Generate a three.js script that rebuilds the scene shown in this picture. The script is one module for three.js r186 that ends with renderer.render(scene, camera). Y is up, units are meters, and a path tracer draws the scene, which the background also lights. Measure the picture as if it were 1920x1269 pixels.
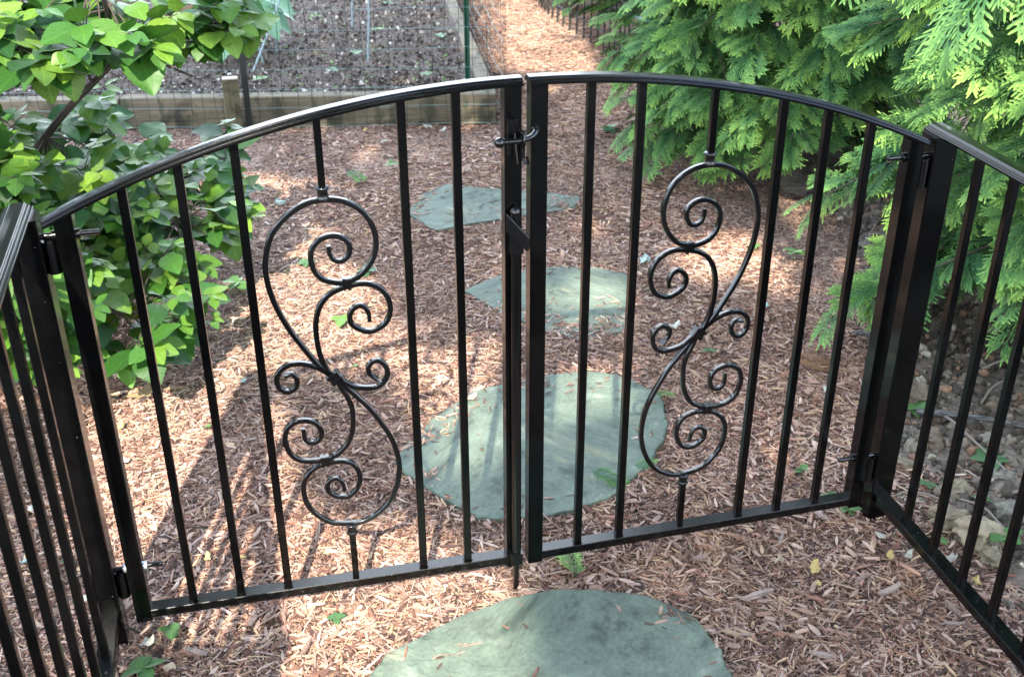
import * as THREE from 'three';
import { mergeGeometries, mergeVertices } from 'three/addons/utils/BufferGeometryUtils.js';
import { ImprovedNoise } from 'three/addons/math/ImprovedNoise.js';

// ---------------------------------------------------------------- camera, sky, sun, exposure
const scene = new THREE.Scene();
const camera = new THREE.PerspectiveCamera(33.12, 1920 / 1269, 0.05, 1200);
camera.rotation.order = 'YXZ';
camera.rotation.set(-0.5, -0.238, -0.003);
camera.position.set(-0.578, 1.992, 2.267);
camera.focus = 2.95;
camera.userData.fStop = 6.3;
scene.add(camera);
const SUN = new THREE.Vector3(-0.083, 0.24, 0.255).normalize();
const sun = new THREE.DirectionalLight(new THREE.Color(1.0, 0.93, 0.82), 4.2);
sun.name = 'sun';
sun.position.copy(SUN).multiplyScalar(40);
sun.target.position.set(0, 0, 0);
sun.castShadow = true;
sun.shadow.radius = 1.4;
sun.shadow.mapSize.set(4096, 4096);
Object.assign(sun.shadow.camera, { left: -9, right: 9, top: 9, bottom: -9, near: 1, far: 90 });
scene.add(sun, sun.target);
const EXPOSURE = 3.7;
const SKY_STRENGTH = 1.42;

const P3 = new ImprovedNoise();
const nz = (x, y, z = 0.37) => P3.noise(x, y, z);
const fbm = (x, y, z = 0.37, o = 4) => { let s = 0, a = 1; for (let i = 0; i < o; i++) { s += a * P3.noise(x, y, z + i * 7.3); x *= 2.03; y *= 2.03; a *= 0.5; } return s; };
let seed = 1;
const R = () => { seed = (seed + 0x6D2B79F5) | 0; let t = Math.imul(seed ^ (seed >>> 15), 1 | seed); t = (t + Math.imul(t ^ (t >>> 7), 61 | t)) ^ t; return ((t ^ (t >>> 14)) >>> 0) / 4294967296; };
const rr = (a, b) => a + (b - a) * R();
const RN = () => (R() + R() + R() + R() - 2) * 1.2;
const pick = (a) => a[Math.min(a.length - 1, Math.floor(R() * a.length))];
const V = (x, y, z) => new THREE.Vector3(x, y, z);
const clamp = THREE.MathUtils.clamp, lerp = THREE.MathUtils.lerp, sstep = THREE.MathUtils.smoothstep;

{
  const W = 1024, H = 512, d = new Float32Array(W * H * 4);
  for (let r = 0; r < H; r++) for (let c = 0; c < W; c++) {
    const el = ((r + 0.5) / H - 0.5) * Math.PI, az = ((c + 0.5) / W - 0.5) * 2 * Math.PI;
    const y = Math.sin(el), x = Math.cos(az) * Math.cos(el), z = Math.sin(az) * Math.cos(el);
    const e = Math.max(0, y), k = Math.pow(1 - e, 1.8);
    const cs = x * SUN.x + y * SUN.y + z * SUN.z;
    let cl = y > 0.02 ? sstep(fbm(x / (y + 0.25) * 1.1, z / (y + 0.25) * 1.1, 1.7, 5) + 0.25 * sstep(-z, 0.2, 0.8), -0.05, 0.5) * sstep(y, 0.02, 0.2) : 0;
    const glow = 0.9 * Math.exp((cs - 1) * 9);
    const base = [lerp(0.3, 0.8, k), lerp(0.46, 0.94, k), lerp(0.76, 1.12, k)];
    const o = (r * W + c) * 4;
    for (let i = 0; i < 3; i++) {
      let v = lerp(base[i], [1.4, 1.52, 1.68][i], cl * 0.8) + glow * [1, 0.95, 0.85][i];
      if (y < 0) v = lerp(v, [0.16, 0.17, 0.12][i], sstep(-y, 0, 0.08));
      d[o + i] = v;
    }
    d[o + 3] = 1;
  }
  const t = new THREE.DataTexture(d, W, H, THREE.RGBAFormat, THREE.FloatType);
  t.mapping = THREE.EquirectangularReflectionMapping;
  t.magFilter = t.minFilter = THREE.LinearFilter;
  t.needsUpdate = true;
  scene.background = t; scene.environment = t;
  scene.backgroundIntensity = SKY_STRENGTH; scene.environmentIntensity = SKY_STRENGTH;
}

// ---------------------------------------------------------------- naming and tagging
const used = {};
function numbered(n) { const k = used[n] = (used[n] ?? -1) + 1; return k ? n + '_' + String(k).padStart(3, '0') : n; }
function tag(o, label, category, group, kind) {
  if (label) o.userData.label = label;
  if (category) o.userData.category = category;
  if (group) o.userData.group = group;
  if (kind) o.userData.kind = kind;
  return o;
}
function thing(name, label, category, pos = [0, 0, 0], turn = 0, group, kind) {
  const o = new THREE.Group(); o.name = numbered(name); o.position.set(...pos); o.rotation.y = turn;
  scene.add(o); return tag(o, label, category, group, kind);
}
function mesh(name, geo, mat, parent) {
  const m = new THREE.Mesh(Array.isArray(geo) ? mergeGeometries(geo.map((g) => g.index ? g.toNonIndexed() : g)) : geo, mat);
  m.name = parent ? name : numbered(name); m.castShadow = m.receiveShadow = true;
  (parent ?? scene).add(m); return m;
}
function instanced(name, geo, mat, mats, cols, parent) {
  const m = new THREE.InstancedMesh(geo, mat, mats.length);
  mats.forEach((x, i) => { m.setMatrixAt(i, x); if (cols) m.setColorAt(i, cols[i]); });
  m.name = parent ? name : numbered(name); m.castShadow = m.receiveShadow = true;
  (parent ?? scene).add(m); return m;
}
const C = (r, g, b) => new THREE.Color().setRGB(r, g, b);

// ---------------------------------------------------------------- geometry helpers
function geoFrom(pos, nor, uv, idx, col) {
  const g = new THREE.BufferGeometry();
  g.setAttribute('position', new THREE.Float32BufferAttribute(pos, 3));
  if (uv) g.setAttribute('uv', new THREE.Float32BufferAttribute(uv, 2));
  if (col) g.setAttribute('color', new THREE.Float32BufferAttribute(col, 3));
  if (idx) g.setIndex(idx);
  if (nor) g.setAttribute('normal', new THREE.Float32BufferAttribute(nor, 3)); else g.computeVertexNormals();
  return g;
}
// a profile (list of [n, b], counter-clockwise) swept along points that lie in a plane across B; crisp edges
function sweep(prof, pts, B, scaleAt) {
  const pos = [], nor = [], uv = [], idx = [], m = pts.length, np = prof.length, b = B.clone().normalize();
  const fr = pts.map((p, j) => {
    const t = pts[Math.min(m - 1, j + 1)].clone().sub(pts[Math.max(0, j - 1)]).normalize();
    return { p, t, n: b.clone().cross(t).normalize() };
  });
  let per = 0;
  for (let i = 0; i < np; i++) {
    const A = prof[i], D = prof[(i + 1) % np], dn = D[0] - A[0], db = D[1] - A[1], L = Math.hypot(dn, db);
    const nn = db / L, nb = -dn / L, start = pos.length / 3; let len = 0;
    for (let j = 0; j < m; j++) {
      const f = fr[j], s = scaleAt ? scaleAt(j / (m - 1)) : 1;
      if (j) len += f.p.distanceTo(fr[j - 1].p);
      for (const [q, u] of [[A, per], [D, per + L]]) {
        const v = f.p.clone().addScaledVector(f.n, q[0] * s).addScaledVector(b, q[1] * s);
        pos.push(v.x, v.y, v.z);
        const w = f.n.clone().multiplyScalar(nn).addScaledVector(b, nb); nor.push(w.x, w.y, w.z);
        uv.push(u, len);
      }
      if (j) { const o = start + j * 2; idx.push(o - 2, o - 1, o + 1, o - 2, o + 1, o); }
    }
    per += L;
  }
  for (const end of [0, m - 1]) {
    const f = fr[end], s = scaleAt ? scaleAt(end / (m - 1)) : 1, o = pos.length / 3, dir = end ? 1 : -1;
    prof.forEach((q) => {
      const v = f.p.clone().addScaledVector(f.n, q[0] * s).addScaledVector(b, q[1] * s);
      pos.push(v.x, v.y, v.z); nor.push(f.t.x * dir, f.t.y * dir, f.t.z * dir); uv.push(q[0], q[1]);
    });
    const tri = THREE.ShapeUtils.triangulateShape(prof.map((q) => new THREE.Vector2(q[0], q[1])), []);
    for (const t of tri) end ? idx.push(o + t[0], o + t[1], o + t[2]) : idx.push(o + t[0], o + t[2], o + t[1]);
  }
  return geoFrom(pos, nor, uv, idx);
}
function rect(w, d, c = 0.0016) { // n half-width w/2, b half-depth d/2, chamfered, counter-clockwise in (n, b)
  const a = w / 2, e = d / 2;
  return [[a, -e + c], [a, e - c], [a - c, e], [-a + c, e], [-a, e - c], [-a, -e + c], [-a + c, -e], [a - c, -e]];
}
function ngon(r, n = 10) { const o = []; for (let i = 0; i < n; i++) o.push([r * Math.cos(i / n * 2 * Math.PI), r * Math.sin(i / n * 2 * Math.PI)]); return o; }
const bar = (a, b, w, d, B, c) => sweep(rect(w, d, c), [a, b], B);
function tube(pts, r0, r1, seg = 10, rad = 6) { // tapered round tube through the points
  const cv = new THREE.CatmullRomCurve3(pts, false, 'centripetal'), n = seg, g = new THREE.TubeGeometry(cv, n, 1, rad, false), p = g.attributes.position;
  for (let i = 0; i <= n; i++) {
    const c = cv.getPointAt(i / n), r = lerp(r0, r1, i / n);
    for (let j = 0; j <= rad; j++) {
      const k = i * (rad + 1) + j;
      p.setXYZ(k, c.x + (p.getX(k) - c.x) * r, c.y + (p.getY(k) - c.y) * r, c.z + (p.getZ(k) - c.z) * r);
    }
  }
  return g;
}
function rod(a, b, r, n = 12, r2 = r) {
  const d = b.clone().sub(a), g = new THREE.CylinderGeometry(r2, r, d.length(), n, 1);
  g.applyQuaternion(new THREE.Quaternion().setFromUnitVectors(V(0, 1, 0), d.normalize()));
  g.translate((a.x + b.x) / 2, (a.y + b.y) / 2, (a.z + b.z) / 2); return g;
}
function along(g, a, dir) { g.applyQuaternion(new THREE.Quaternion().setFromUnitVectors(V(0, 1, 0), dir.clone().normalize())); g.translate(a.x, a.y, a.z); return g; }
function pointing(pos, dir, up, s = 1) { // +z along dir, +y near up
  const z = dir.clone().normalize(), x = up.clone().cross(z).normalize(), y = z.clone().cross(x);
  return new THREE.Matrix4().makeBasis(x.multiplyScalar(s), y.multiplyScalar(s), z.multiplyScalar(s)).setPosition(pos);
}
function inPoly(x, z, p) { let c = false; for (let i = 0, j = p.length - 1; i < p.length; j = i++) if ((p[i][1] > z) !== (p[j][1] > z) && x < (p[j][0] - p[i][0]) * (z - p[i][1]) / (p[j][1] - p[i][1]) + p[i][0]) c = !c; return c; }
function distPoly(x, z, p) { let m = 1e9; for (let i = 0, j = p.length - 1; i < p.length; j = i++) { const [ax, az] = p[j], bx = p[i][0] - ax, bz = p[i][1] - az, t = clamp(((x - ax) * bx + (z - az) * bz) / (bx * bx + bz * bz), 0, 1); m = Math.min(m, Math.hypot(x - ax - bx * t, z - az - bz * t)); } return m; }

// ---------------------------------------------------------------- textures
function dataTex(n, fill, srgb) {
  const d = new Uint8Array(n * n * 4);
  for (let y = 0; y < n; y++) for (let x = 0; x < n; x++) { const c = fill(x, y), o = (y * n + x) * 4; d[o] = clamp(c[0], 0, 255); d[o + 1] = clamp(c[1], 0, 255); d[o + 2] = clamp(c[2], 0, 255); d[o + 3] = 255; }
  const t = new THREE.DataTexture(d, n, n); t.wrapS = t.wrapT = THREE.RepeatWrapping; t.magFilter = t.minFilter = THREE.LinearFilter;
  if (srgb) t.colorSpace = THREE.SRGBColorSpace; t.needsUpdate = true; return t;
}
const toS = (v) => 255 * (v <= 0.0031308 ? v * 12.92 : 1.055 * Math.pow(v, 1 / 2.4) - 0.055);
const tileNoise = (n, f, z, o = 4) => { // noise that wraps after n texels
  return (x, y) => { let s = 0, a = 1, k = f; for (let i = 0; i < o; i++) { const u = x / n * 2 * Math.PI, v = y / n * 2 * Math.PI, q = k / 6.283; s += a * P3.noise(Math.cos(u) * q + 11 + z, Math.sin(u) * q + Math.cos(v) * q * 1.01 + 5 * i, Math.sin(v) * q + z * 3.1); k *= 2; a *= 0.5; } return s; };
};
// shredded bark: thousands of overlapping fibrous strips, as colour and height
const BARK = [[0.23, 0.12, 0.082], [0.29, 0.175, 0.13], [0.33, 0.225, 0.175], [0.16, 0.078, 0.053], [0.4, 0.295, 0.24], [0.24, 0.145, 0.112], [0.42, 0.295, 0.19], [0.09, 0.046, 0.033], [0.32, 0.185, 0.12], [0.06, 0.033, 0.025]];
function barkTextures(n, metres, count, lenMul) {
  const col = new Float32Array(n * n * 3).fill(0.03), h = new Float32Array(n * n);
  for (let i = 0; i < n * n; i++) { col[i * 3] = 0.045; col[i * 3 + 1] = 0.027; col[i * 3 + 2] = 0.021; }
  const px = n / metres;
  for (let k = 0; k < count; k++) {
    const lift = k / count, L = px * (0.006 + 0.03 * Math.pow(R(), 2)) * lenMul, w = px * rr(0.0012, 0.0036), a = R() * 6.283, ca = Math.cos(a), sa = Math.sin(a), cx = R() * n, cy = R() * n, bend = rr(-0.15, 0.15);
    const c = pick(BARK), g = rr(0.7, 1.2);
    for (let u = -L; u <= L; u += 0.7) {
      const ww = w * (1 - Math.pow(Math.abs(u / L), 4)), off = bend * u * u / L;
      for (let v = -ww; v <= ww; v += 0.7) {
        const x = ((Math.round(cx + u * ca - (v + off) * sa) % n) + n) % n, y = ((Math.round(cy + u * sa + (v + off) * ca) % n) + n) % n, i = y * n + x;
        const fib = 1 + 0.22 * Math.sin(v * 5.1 + k) * Math.cos(u * 0.05 + k * 1.3) + 0.06 * (((x * 7 + y * 13) % 5) - 2) * 0.5, q = g * fib;
        col[i * 3] = c[0] * q; col[i * 3 + 1] = c[1] * q; col[i * 3 + 2] = c[2] * q;
        h[i] = lift * 0.75 + 0.25 * (1 - Math.abs(v / (ww + 0.01)));
      }
    }
  }
  return [dataTex(n, (x, y) => { const i = (y * n + x) * 3; return [toS(col[i]), toS(col[i + 1]), toS(col[i + 2])]; }, true), dataTex(n, (x, y) => { const v = h[y * n + x] * 255; return [v, v, v]; })];
}
seed = 11;
const [barkMap, barkBump] = barkTextures(1024, 1.1, 15000, 1);
// black gate paint with pale specks of dust and splashed dirt
seed = 12;
const specks = (count, dust) => {
  const n = 512, a = new Float32Array(n * n);
  for (let k = 0; k < count; k++) { const x = Math.floor(R() * n), y = Math.floor(R() * n), v = Math.pow(R(), 3) * 0.22, r = rr(0.4, 1.5), st = R() < 0.12 ? 3 : 1; for (let q = -6; q <= 6; q++) for (let p = -3; p <= 3; p++) if (Math.hypot(p, q / st) < r) a[((y + q + n) % n) * n + (x + p + n) % n] = v * rr(0.6, 1); }
  const t = tileNoise(n, 9, 3), u = tileNoise(n, 26, 5, 5);
  const m = dataTex(n, (x, y) => { const v = a[y * n + x] + dust * sstep(u(x, y) + 0.4 * t(x, y), 0.25, 0.9) * (0.5 + 0.5 * ((x * 31 + y * 17) % 7) / 7), b = 0.0013 + 0.0005 * t(x, y); return [toS(b + v), toS(b * 1.05 + v * 0.98), toS(b * 1.08 + v * 0.93)]; }, true);
  m.repeat.set(2.2, 2.2); return m;
};
const speckMap = specks(70, 0), dustMap = specks(420, 0.016);
const paintBump = dataTex(256, ((t) => (x, y) => { const v = 128 + 90 * t(x, y); return [v, v, v]; })(tileNoise(256, 60, 9, 2)));
paintBump.repeat.set(4, 4);

// ---------------------------------------------------------------- materials
const M = {};
M.paint = new THREE.MeshPhysicalMaterial({ map: speckMap, roughness: 0.3, specularIntensity: 0.15, clearcoat: 0.53, clearcoatRoughness: 0.09, bumpMap: paintBump, bumpScale: 0.00025 });
M.paintWorn = new THREE.MeshPhysicalMaterial({ map: dustMap, roughness: 0.35, specularIntensity: 0.3, clearcoat: 0.5, clearcoatRoughness: 0.16, bumpMap: paintBump, bumpScale: 0.0004 });
M.iron = new THREE.MeshPhysicalMaterial({ color: C(0.0015, 0.0016, 0.0018), roughness: 0.3, specularIntensity: 0.4, clearcoat: 0.9, clearcoatRoughness: 0.1 });
M.zinc = new THREE.MeshStandardMaterial({ color: C(0.55, 0.56, 0.56), roughness: 0.4, metalness: 0.8 });
M.mulchGround = new THREE.MeshStandardMaterial({ map: barkMap, bumpMap: barkBump, bumpScale: 0.006, roughness: 0.95, vertexColors: true });
M.chip = new THREE.MeshStandardMaterial({ vertexColors: true, roughness: 0.88 });

// ---------------------------------------------------------------- the ground
const STONES = [
  { pts: [[-0.44, 0.27], [-0.4, 0.21], [-0.3, 0.165], [-0.21, 0.125], [-0.05, 0.085], [0.09, 0.085], [0.27, 0.15], [0.37, 0.25], [0.395, 0.34], [0.38, 0.5], [0.25, 0.62], [-0.05, 0.68], [-0.3, 0.6], [-0.44, 0.42]], label: 'large green-grey flagstone nearest the camera, below the open foot of the gate', h: 0.008 },
  { pts: [[-0.25, -0.6], [-0.13, -0.78], [0.07, -0.94], [0.3, -0.99], [0.48, -0.98], [0.59, -0.92], [0.67, -0.76], [0.63, -0.59], [0.5, -0.4], [0.32, -0.26], [0.1, -0.22], [-0.06, -0.26], [-0.19, -0.45]], label: 'biggest green-grey flagstone, just behind the gate where the leaves meet', h: 0.006 },
  { pts: [[0.19, -1.7], [0.37, -1.81], [0.51, -1.84], [0.73, -1.8], [0.87, -1.68], [0.77, -1.35], [0.7, -1.23], [0.54, -1.19], [0.41, -1.3], [0.28, -1.5]], label: 'middle flagstone of the path with a pointed end and bark on it', h: 0.005 },
  { pts: [[0.1, -2.55], [0.2, -2.77], [0.35, -2.87], [0.46, -2.79], [0.56, -2.75], [0.73, -2.67], [0.92, -2.55], [0.87, -2.43], [0.53, -2.38], [0.3, -2.35], [0.19, -2.32]], label: 'farthest flagstone, long and half buried, before the garden bed', h: 0.004 },
];
const inStone = (x, z, m = 0) => STONES.some((s) => { const i = inPoly(x, z, s.pts), d = distPoly(x, z, s.pts); return i ? d > -m : d < m; });
const gy = (x, z) => 0.008 * nz(x * 1.3 + 3, z * 1.3) + 0.006 * nz(x * 4.1, z * 4.1 + 9) - 0.005;
const bank = (x, z) => { const e = 1.1 + 0.42 * sstep(-z, 0.05, 1.0) + 0.35 * sstep(-z, 1.0, 1.9); return sstep(x + 0.12 * nz(z * 2.2, 5) + 0.06 * nz(z * 7, x * 7), e, e + 0.22); }; // the bare rocky soil beside the trees
{
  const axis = (lo, hi, step, far) => { const a = []; for (let v = lo; v <= hi + 1e-6; v += step) a.push(v); let s = step; for (let v = hi + s; v < far; v += s) { s *= 1.5; a.push(v); } s = step; for (let v = lo - s; v > -far; v -= s) { s *= 1.5; a.unshift(v); } return a; };
  const xs = axis(-2.6, 3.2, 0.04, 500), zs = axis(-8, 1.4, 0.04, 500), pos = [], uv = [], col = [], idx = [];
  for (const z of zs) for (const x of xs) {
    const near = Math.abs(x) < 20 && Math.abs(z) < 25;
    pos.push(x, near ? gy(x, z) : -0.01, z); uv.push((x * 0.94 + z * 0.34) / 1.1, (z * 0.94 - x * 0.34) / 1.1);
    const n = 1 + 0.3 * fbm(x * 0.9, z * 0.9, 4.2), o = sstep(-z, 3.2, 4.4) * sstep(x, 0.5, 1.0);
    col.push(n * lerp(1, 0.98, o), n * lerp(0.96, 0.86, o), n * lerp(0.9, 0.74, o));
  }
  for (let j = 0; j < zs.length - 1; j++) for (let i = 0; i < xs.length - 1; i++) { const a = j * xs.length + i, b = a + xs.length; idx.push(a, b, b + 1, a, b + 1, a + 1); }
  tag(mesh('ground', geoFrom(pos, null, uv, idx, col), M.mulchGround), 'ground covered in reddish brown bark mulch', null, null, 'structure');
}
// loose shredded bark: real slivers, in clumps
function sliver(L, w, th, col, out) { // out: pos, col, idx arrays
  const rings = 4, b0 = out.pos.length / 3, bend = rr(-0.18, 0.18), yaw = R() * 6.283, pitch = rr(-0.16, 0.16) * Math.min(1, 0.02 / L), cx = out.cx, cy = out.cy, cz = out.cz, ca = Math.cos(yaw), sa = Math.sin(yaw), roll = rr(-0.5, 0.5), cr = Math.cos(roll), sr = Math.sin(roll);
  for (let i = 0; i < rings; i++) {
    const t = i / (rings - 1) - 0.5, ww = w * (i === 0 ? rr(0.25, 0.9) : i === rings - 1 ? rr(0.15, 0.8) : rr(0.85, 1.1)) / 2, off = bend * L * (t * t - 0.08), tone = rr(0.82, 1.15);
    for (const [a, b] of [[ww, -th / 2], [ww * 0.8, th / 2], [-ww * 0.8, th / 2], [-ww, -th / 2]]) {
      const lx = t * L, q = a + off, ly = q * sr + b * cr, lz = q * cr - b * sr;
      const y = ly + lx * pitch;
      out.pos.push(cx + lx * ca - lz * sa, cy + y, cz + lx * sa + lz * ca);
      out.col.push(col[0] * tone, col[1] * tone, col[2] * tone);
    }
  }
  for (let i = 0; i < rings - 1; i++) for (let k = 0; k < 4; k++) { const a = b0 + i * 4 + k, b = b0 + i * 4 + (k + 1) % 4; out.idx.push(a, a + 4, b + 4, a, b + 4, b); }
  out.idx.push(b0, b0 + 1, b0 + 2, b0, b0 + 2, b0 + 3); const e = b0 + (rings - 1) * 4; out.idx.push(e, e + 2, e + 1, e, e + 3, e + 2);
}
function flat(g) { const o = g.index ? g.toNonIndexed() : g; o.computeVertexNormals(); return o; }
function chipClump(n, rad, len, wid, palette) {
  const out = { pos: [], col: [], idx: [] };
  for (let i = 0; i < n; i++) {
    const r = rad * Math.sqrt(R()), a = R() * 6.283; out.cx = r * Math.cos(a); out.cz = r * Math.sin(a); out.cy = rr(0.0005, 0.009) * (1 - 0.5 * r / rad);
    sliver(len(), wid(), rr(0.0012, 0.0032), pick(palette), out);
  }
  return flat(geoFrom(out.pos, null, null, out.idx, out.col));
}
seed = 21;
{
  const g = thing('bark_mulch', 'loose shredded reddish brown bark covering the ground around the gate', null, [0, 0, 0], 0, null, 'stuff');
  const CH = [...BARK, [0.43, 0.33, 0.28], [0.35, 0.255, 0.22], [0.3, 0.19, 0.155], [0.08, 0.046, 0.037], [0.26, 0.155, 0.12]];
  const kinds = [0, 1, 2, 3].map((k) => chipClump(58, 0.09, () => rr(0.006, 0.024) + 0.042 * Math.pow(R(), 4), () => 0.0014 + 0.0085 * Math.pow(R(), 3), CH));
  const bigCH = BARK.slice(0, 8); kinds.push(...[0, 1, 2].map(() => chipClump(9, 0.1, () => rr(0.022, 0.05) + 0.03 * Math.pow(R(), 3), () => rr(0.005, 0.012) + 0.008 * Math.pow(R(), 3), bigCH)));
  const sets = kinds.map(() => [[], []]);
  const put = (x, z, s, lift = 0, big = false) => {
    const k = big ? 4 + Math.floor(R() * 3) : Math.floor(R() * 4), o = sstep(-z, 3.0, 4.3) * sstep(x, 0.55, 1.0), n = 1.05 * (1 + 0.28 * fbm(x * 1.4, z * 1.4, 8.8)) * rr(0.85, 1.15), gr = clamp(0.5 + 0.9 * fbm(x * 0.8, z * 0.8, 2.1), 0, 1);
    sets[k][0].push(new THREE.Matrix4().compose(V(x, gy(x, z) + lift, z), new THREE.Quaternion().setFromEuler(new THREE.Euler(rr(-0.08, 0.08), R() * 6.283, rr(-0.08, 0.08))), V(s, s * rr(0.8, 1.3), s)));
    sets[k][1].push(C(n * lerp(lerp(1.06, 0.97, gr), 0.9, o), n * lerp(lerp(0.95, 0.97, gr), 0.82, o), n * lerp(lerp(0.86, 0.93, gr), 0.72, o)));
  };
  for (let i = 0; i < 5200; i++) {
    const x = rr(-1.75, 1.45), z = rr(-3.9, 0.95);
    if (R() < bank(x, z) * 0.9 || R() < 0.55 * sstep(nz(x * 1.7, z * 1.7 + 20), 0.08, 0.45) || (z < -2.4 && R() < 0.45) || inStone(x, z, -0.012 - 0.028 * (z < -0.1) - 0.03 * (z < -1.1) - 0.05 * nz(x * 8, z * 8))) continue;
    put(x, z, rr(0.8, 1.15));
    if (R() < 0.32 * sstep(nz(x * 2.1 + 7, z * 2.1), -0.5, 0.4)) put(x + rr(-0.05, 0.05), z + rr(-0.05, 0.05), rr(0.75, 1.1), 0.004, true);
  }
  for (let i = 0; i < 1500; i++) { const z = rr(-7.6, -3.4), x = rr(0.8, 2.05); if (x < 0.9 + (-z - 3.7) * 0.1) continue; put(x, z, rr(0.9, 1.4)); }
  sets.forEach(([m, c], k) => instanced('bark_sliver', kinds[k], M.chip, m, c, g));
  // a few strays on the flagstones
  const few = chipClump(3, 0.07, () => rr(0.008, 0.03), () => rr(0.0025, 0.006), [BARK[0], BARK[1], BARK[3], BARK[5], BARK[7]]), fm = [], fc = [];
  const spots = [];
  for (let i = 0; i < 650; i++) { const x = rr(-0.5, 0.95), z = rr(-2.9, 0.6); if (!inStone(x, z, 0)) continue; const near = Math.min(...STONES.map((s) => distPoly(x, z, s.pts))), p = z > 0.05 ? 0.05 + 0.5 * (near < 0.05) : z > -1.05 ? 0.06 + 0.7 * sstep(nz(x * 5, z * 5 + 3), 0.05, 0.3) + 0.5 * (near < 0.05) : 0.3 + 0.5 * sstep(nz(x * 5, z * 5), 0, 0.3); if (R() < p) spots.push([x, z]); }
  for (const [x, z] of spots) { fm.push(new THREE.Matrix4().compose(V(x, 0.008, z), new THREE.Quaternion().setFromAxisAngle(V(0, 1, 0), R() * 6.283), V(1, 0.5, 1))); fc.push(C(1, 0.96, 0.9).multiplyScalar(rr(0.75, 1.1))); }
  instanced('bark_sliver', few, M.chip, fm, fc, g);
}
// ---------------------------------------------------------------- flagstones
seed = 31;
const slateMap = (() => {
  const n = 1024, a = tileNoise(n, 5, 1, 6), b = tileNoise(n, 16, 2, 5), c = tileNoise(n, 3, 4, 3), d = tileNoise(n, 90, 6, 2);
  return dataTex(n, (x, y) => {
    const p = a(x, y), q = b(x, y), s = c(x, y), f = d(x, y), ochre = sstep(s + 0.35 * q, 0.25, 0.75), pale = sstep(p + 0.4 * q, 0.35, 0.8), dark = sstep(-q - 0.3 * p, 0.35, 0.8);
    const k = 0.92 * (1 + 0.26 * p + 0.3 * q + 0.26 * f);
    const r = lerp(lerp(lerp(0.112, 0.21, ochre), 0.185, pale * 0.7), 0.06, dark * 0.75) * k, g = lerp(lerp(lerp(0.142, 0.195, ochre), 0.205, pale * 0.7), 0.085, dark * 0.75) * k, l = lerp(lerp(lerp(0.1, 0.1, ochre), 0.15, pale * 0.7), 0.06, dark * 0.75) * k;
    return [toS(r), toS(g), toS(l)];
  }, true);
})();
const slateBump = (() => { const n = 512, a = tileNoise(n, 14, 12, 6), b = tileNoise(n, 4, 15, 3); return dataTex(n, (x, y) => { const v = 128 + 60 * a(x, y) + 30 * Math.round(2 * b(x, y)); return [v, v, v]; }); })();
M.slate = new THREE.MeshStandardMaterial({ map: slateMap, bumpMap: slateBump, bumpScale: 0.006, roughness: 0.72 });
STONES.forEach((s, k) => {
  const cx = s.pts.reduce((a, p) => a + p[0], 0) / s.pts.length, cz = s.pts.reduce((a, p) => a + p[1], 0) / s.pts.length;
  const cv = new THREE.CatmullRomCurve3(s.pts.map((p) => V(p[0] - cx, 0, p[1] - cz)), true, 'centripetal', 0.3), n = 220, rings = [[0, 1], ...Array.from({ length: 22 }, (_, i) => [(i + 1) / 23 * 0.955, 1]), [0.972, 0.97], [0.988, 0.8], [1, 0.35], [1.004, -1.2]];
  const pos = [], uv = [], idx = [];
  const lin = new THREE.CurvePath(); s.pts.forEach((p, i) => { const q = s.pts[(i + 1) % s.pts.length]; lin.add(new THREE.LineCurve3(V(p[0] - cx, 0, p[1] - cz), V(q[0] - cx, 0, q[1] - cz))); });
  const ang = lin.getSpacedPoints(n), mix = [0.35, 0.75, 0.85, 0.8][k];
  const edge = cv.getSpacedPoints(n).slice(0, n).map((p, i) => { const a = i / n * 40; p.lerp(ang[i], mix); return p.multiplyScalar(1 + 0.022 * nz(a, k * 5) + 0.016 * nz(a * 3.1, k * 3 + 2)); });
  for (const [f, h] of rings) for (const p of edge) {
    const x = p.x * f, z = p.z * f, led = 0.0022 * Math.round(2.2 * nz(x * 3 + k * 4, z * 5 + 1)) + 0.003 * fbm(x * 6, z * 6, k + 2.5, 3);
    pos.push(x, h > 0 ? (s.h + led * Math.min(1, (1 - f) * 14)) * (h < 1 ? 0.4 + 0.6 * h : 1) : -0.05, z); uv.push((x + k * 0.37) / 0.9, (z + k * 0.61) / 0.9);
  }
  for (let j = 0; j < rings.length - 1; j++) for (let i = 0; i < n; i++) { const a = j * n + i, b = j * n + (i + 1) % n; idx.push(a, b, b + n, a, b + n, a + n); }
  const g = geoFrom(pos, null, uv, idx.reverse());
  const m = mesh('stepping_stone', g, M.slate); m.position.set(cx, 0, cz);
  tag(m, s.label, 'stepping stone', 'flagstones of the path');
});

// ---------------------------------------------------------------- the double gate
const GB = 0.085, ARC = 2.3; // top of the bottom rails, radius of the arch
const under = (u) => 1.322 - (ARC - Math.sqrt(ARC * ARC - (u + 0.0285) ** 2)) + (ARC - Math.sqrt(ARC * ARC - 0.0285 ** 2));
const Z = V(0, 0, 1), X = V(1, 0, 0), Y = V(0, 1, 0);
const CAP = [[0, -0.0255], [0, 0.0255], [0.0015, 0.0267], [0.0055, 0.0267], [0.0066, 0.0258], [0.0068, 0.0212], [0.0078, 0.0205], [0.0098, 0.0205], [0.0106, 0.0198], [0.011, 0.0158], [0.0122, 0.0145], [0.0142, 0.0135], [0.015, 0.012], [0.0153, 0], [0.015, -0.012], [0.0142, -0.0135], [0.0122, -0.0145], [0.011, -0.0158], [0.0106, -0.0198], [0.0098, -0.0205], [0.0078, -0.0205], [0.0068, -0.0212], [0.0066, -0.0258], [0.0055, -0.0267], [0.0015, -0.0267]];
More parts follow.
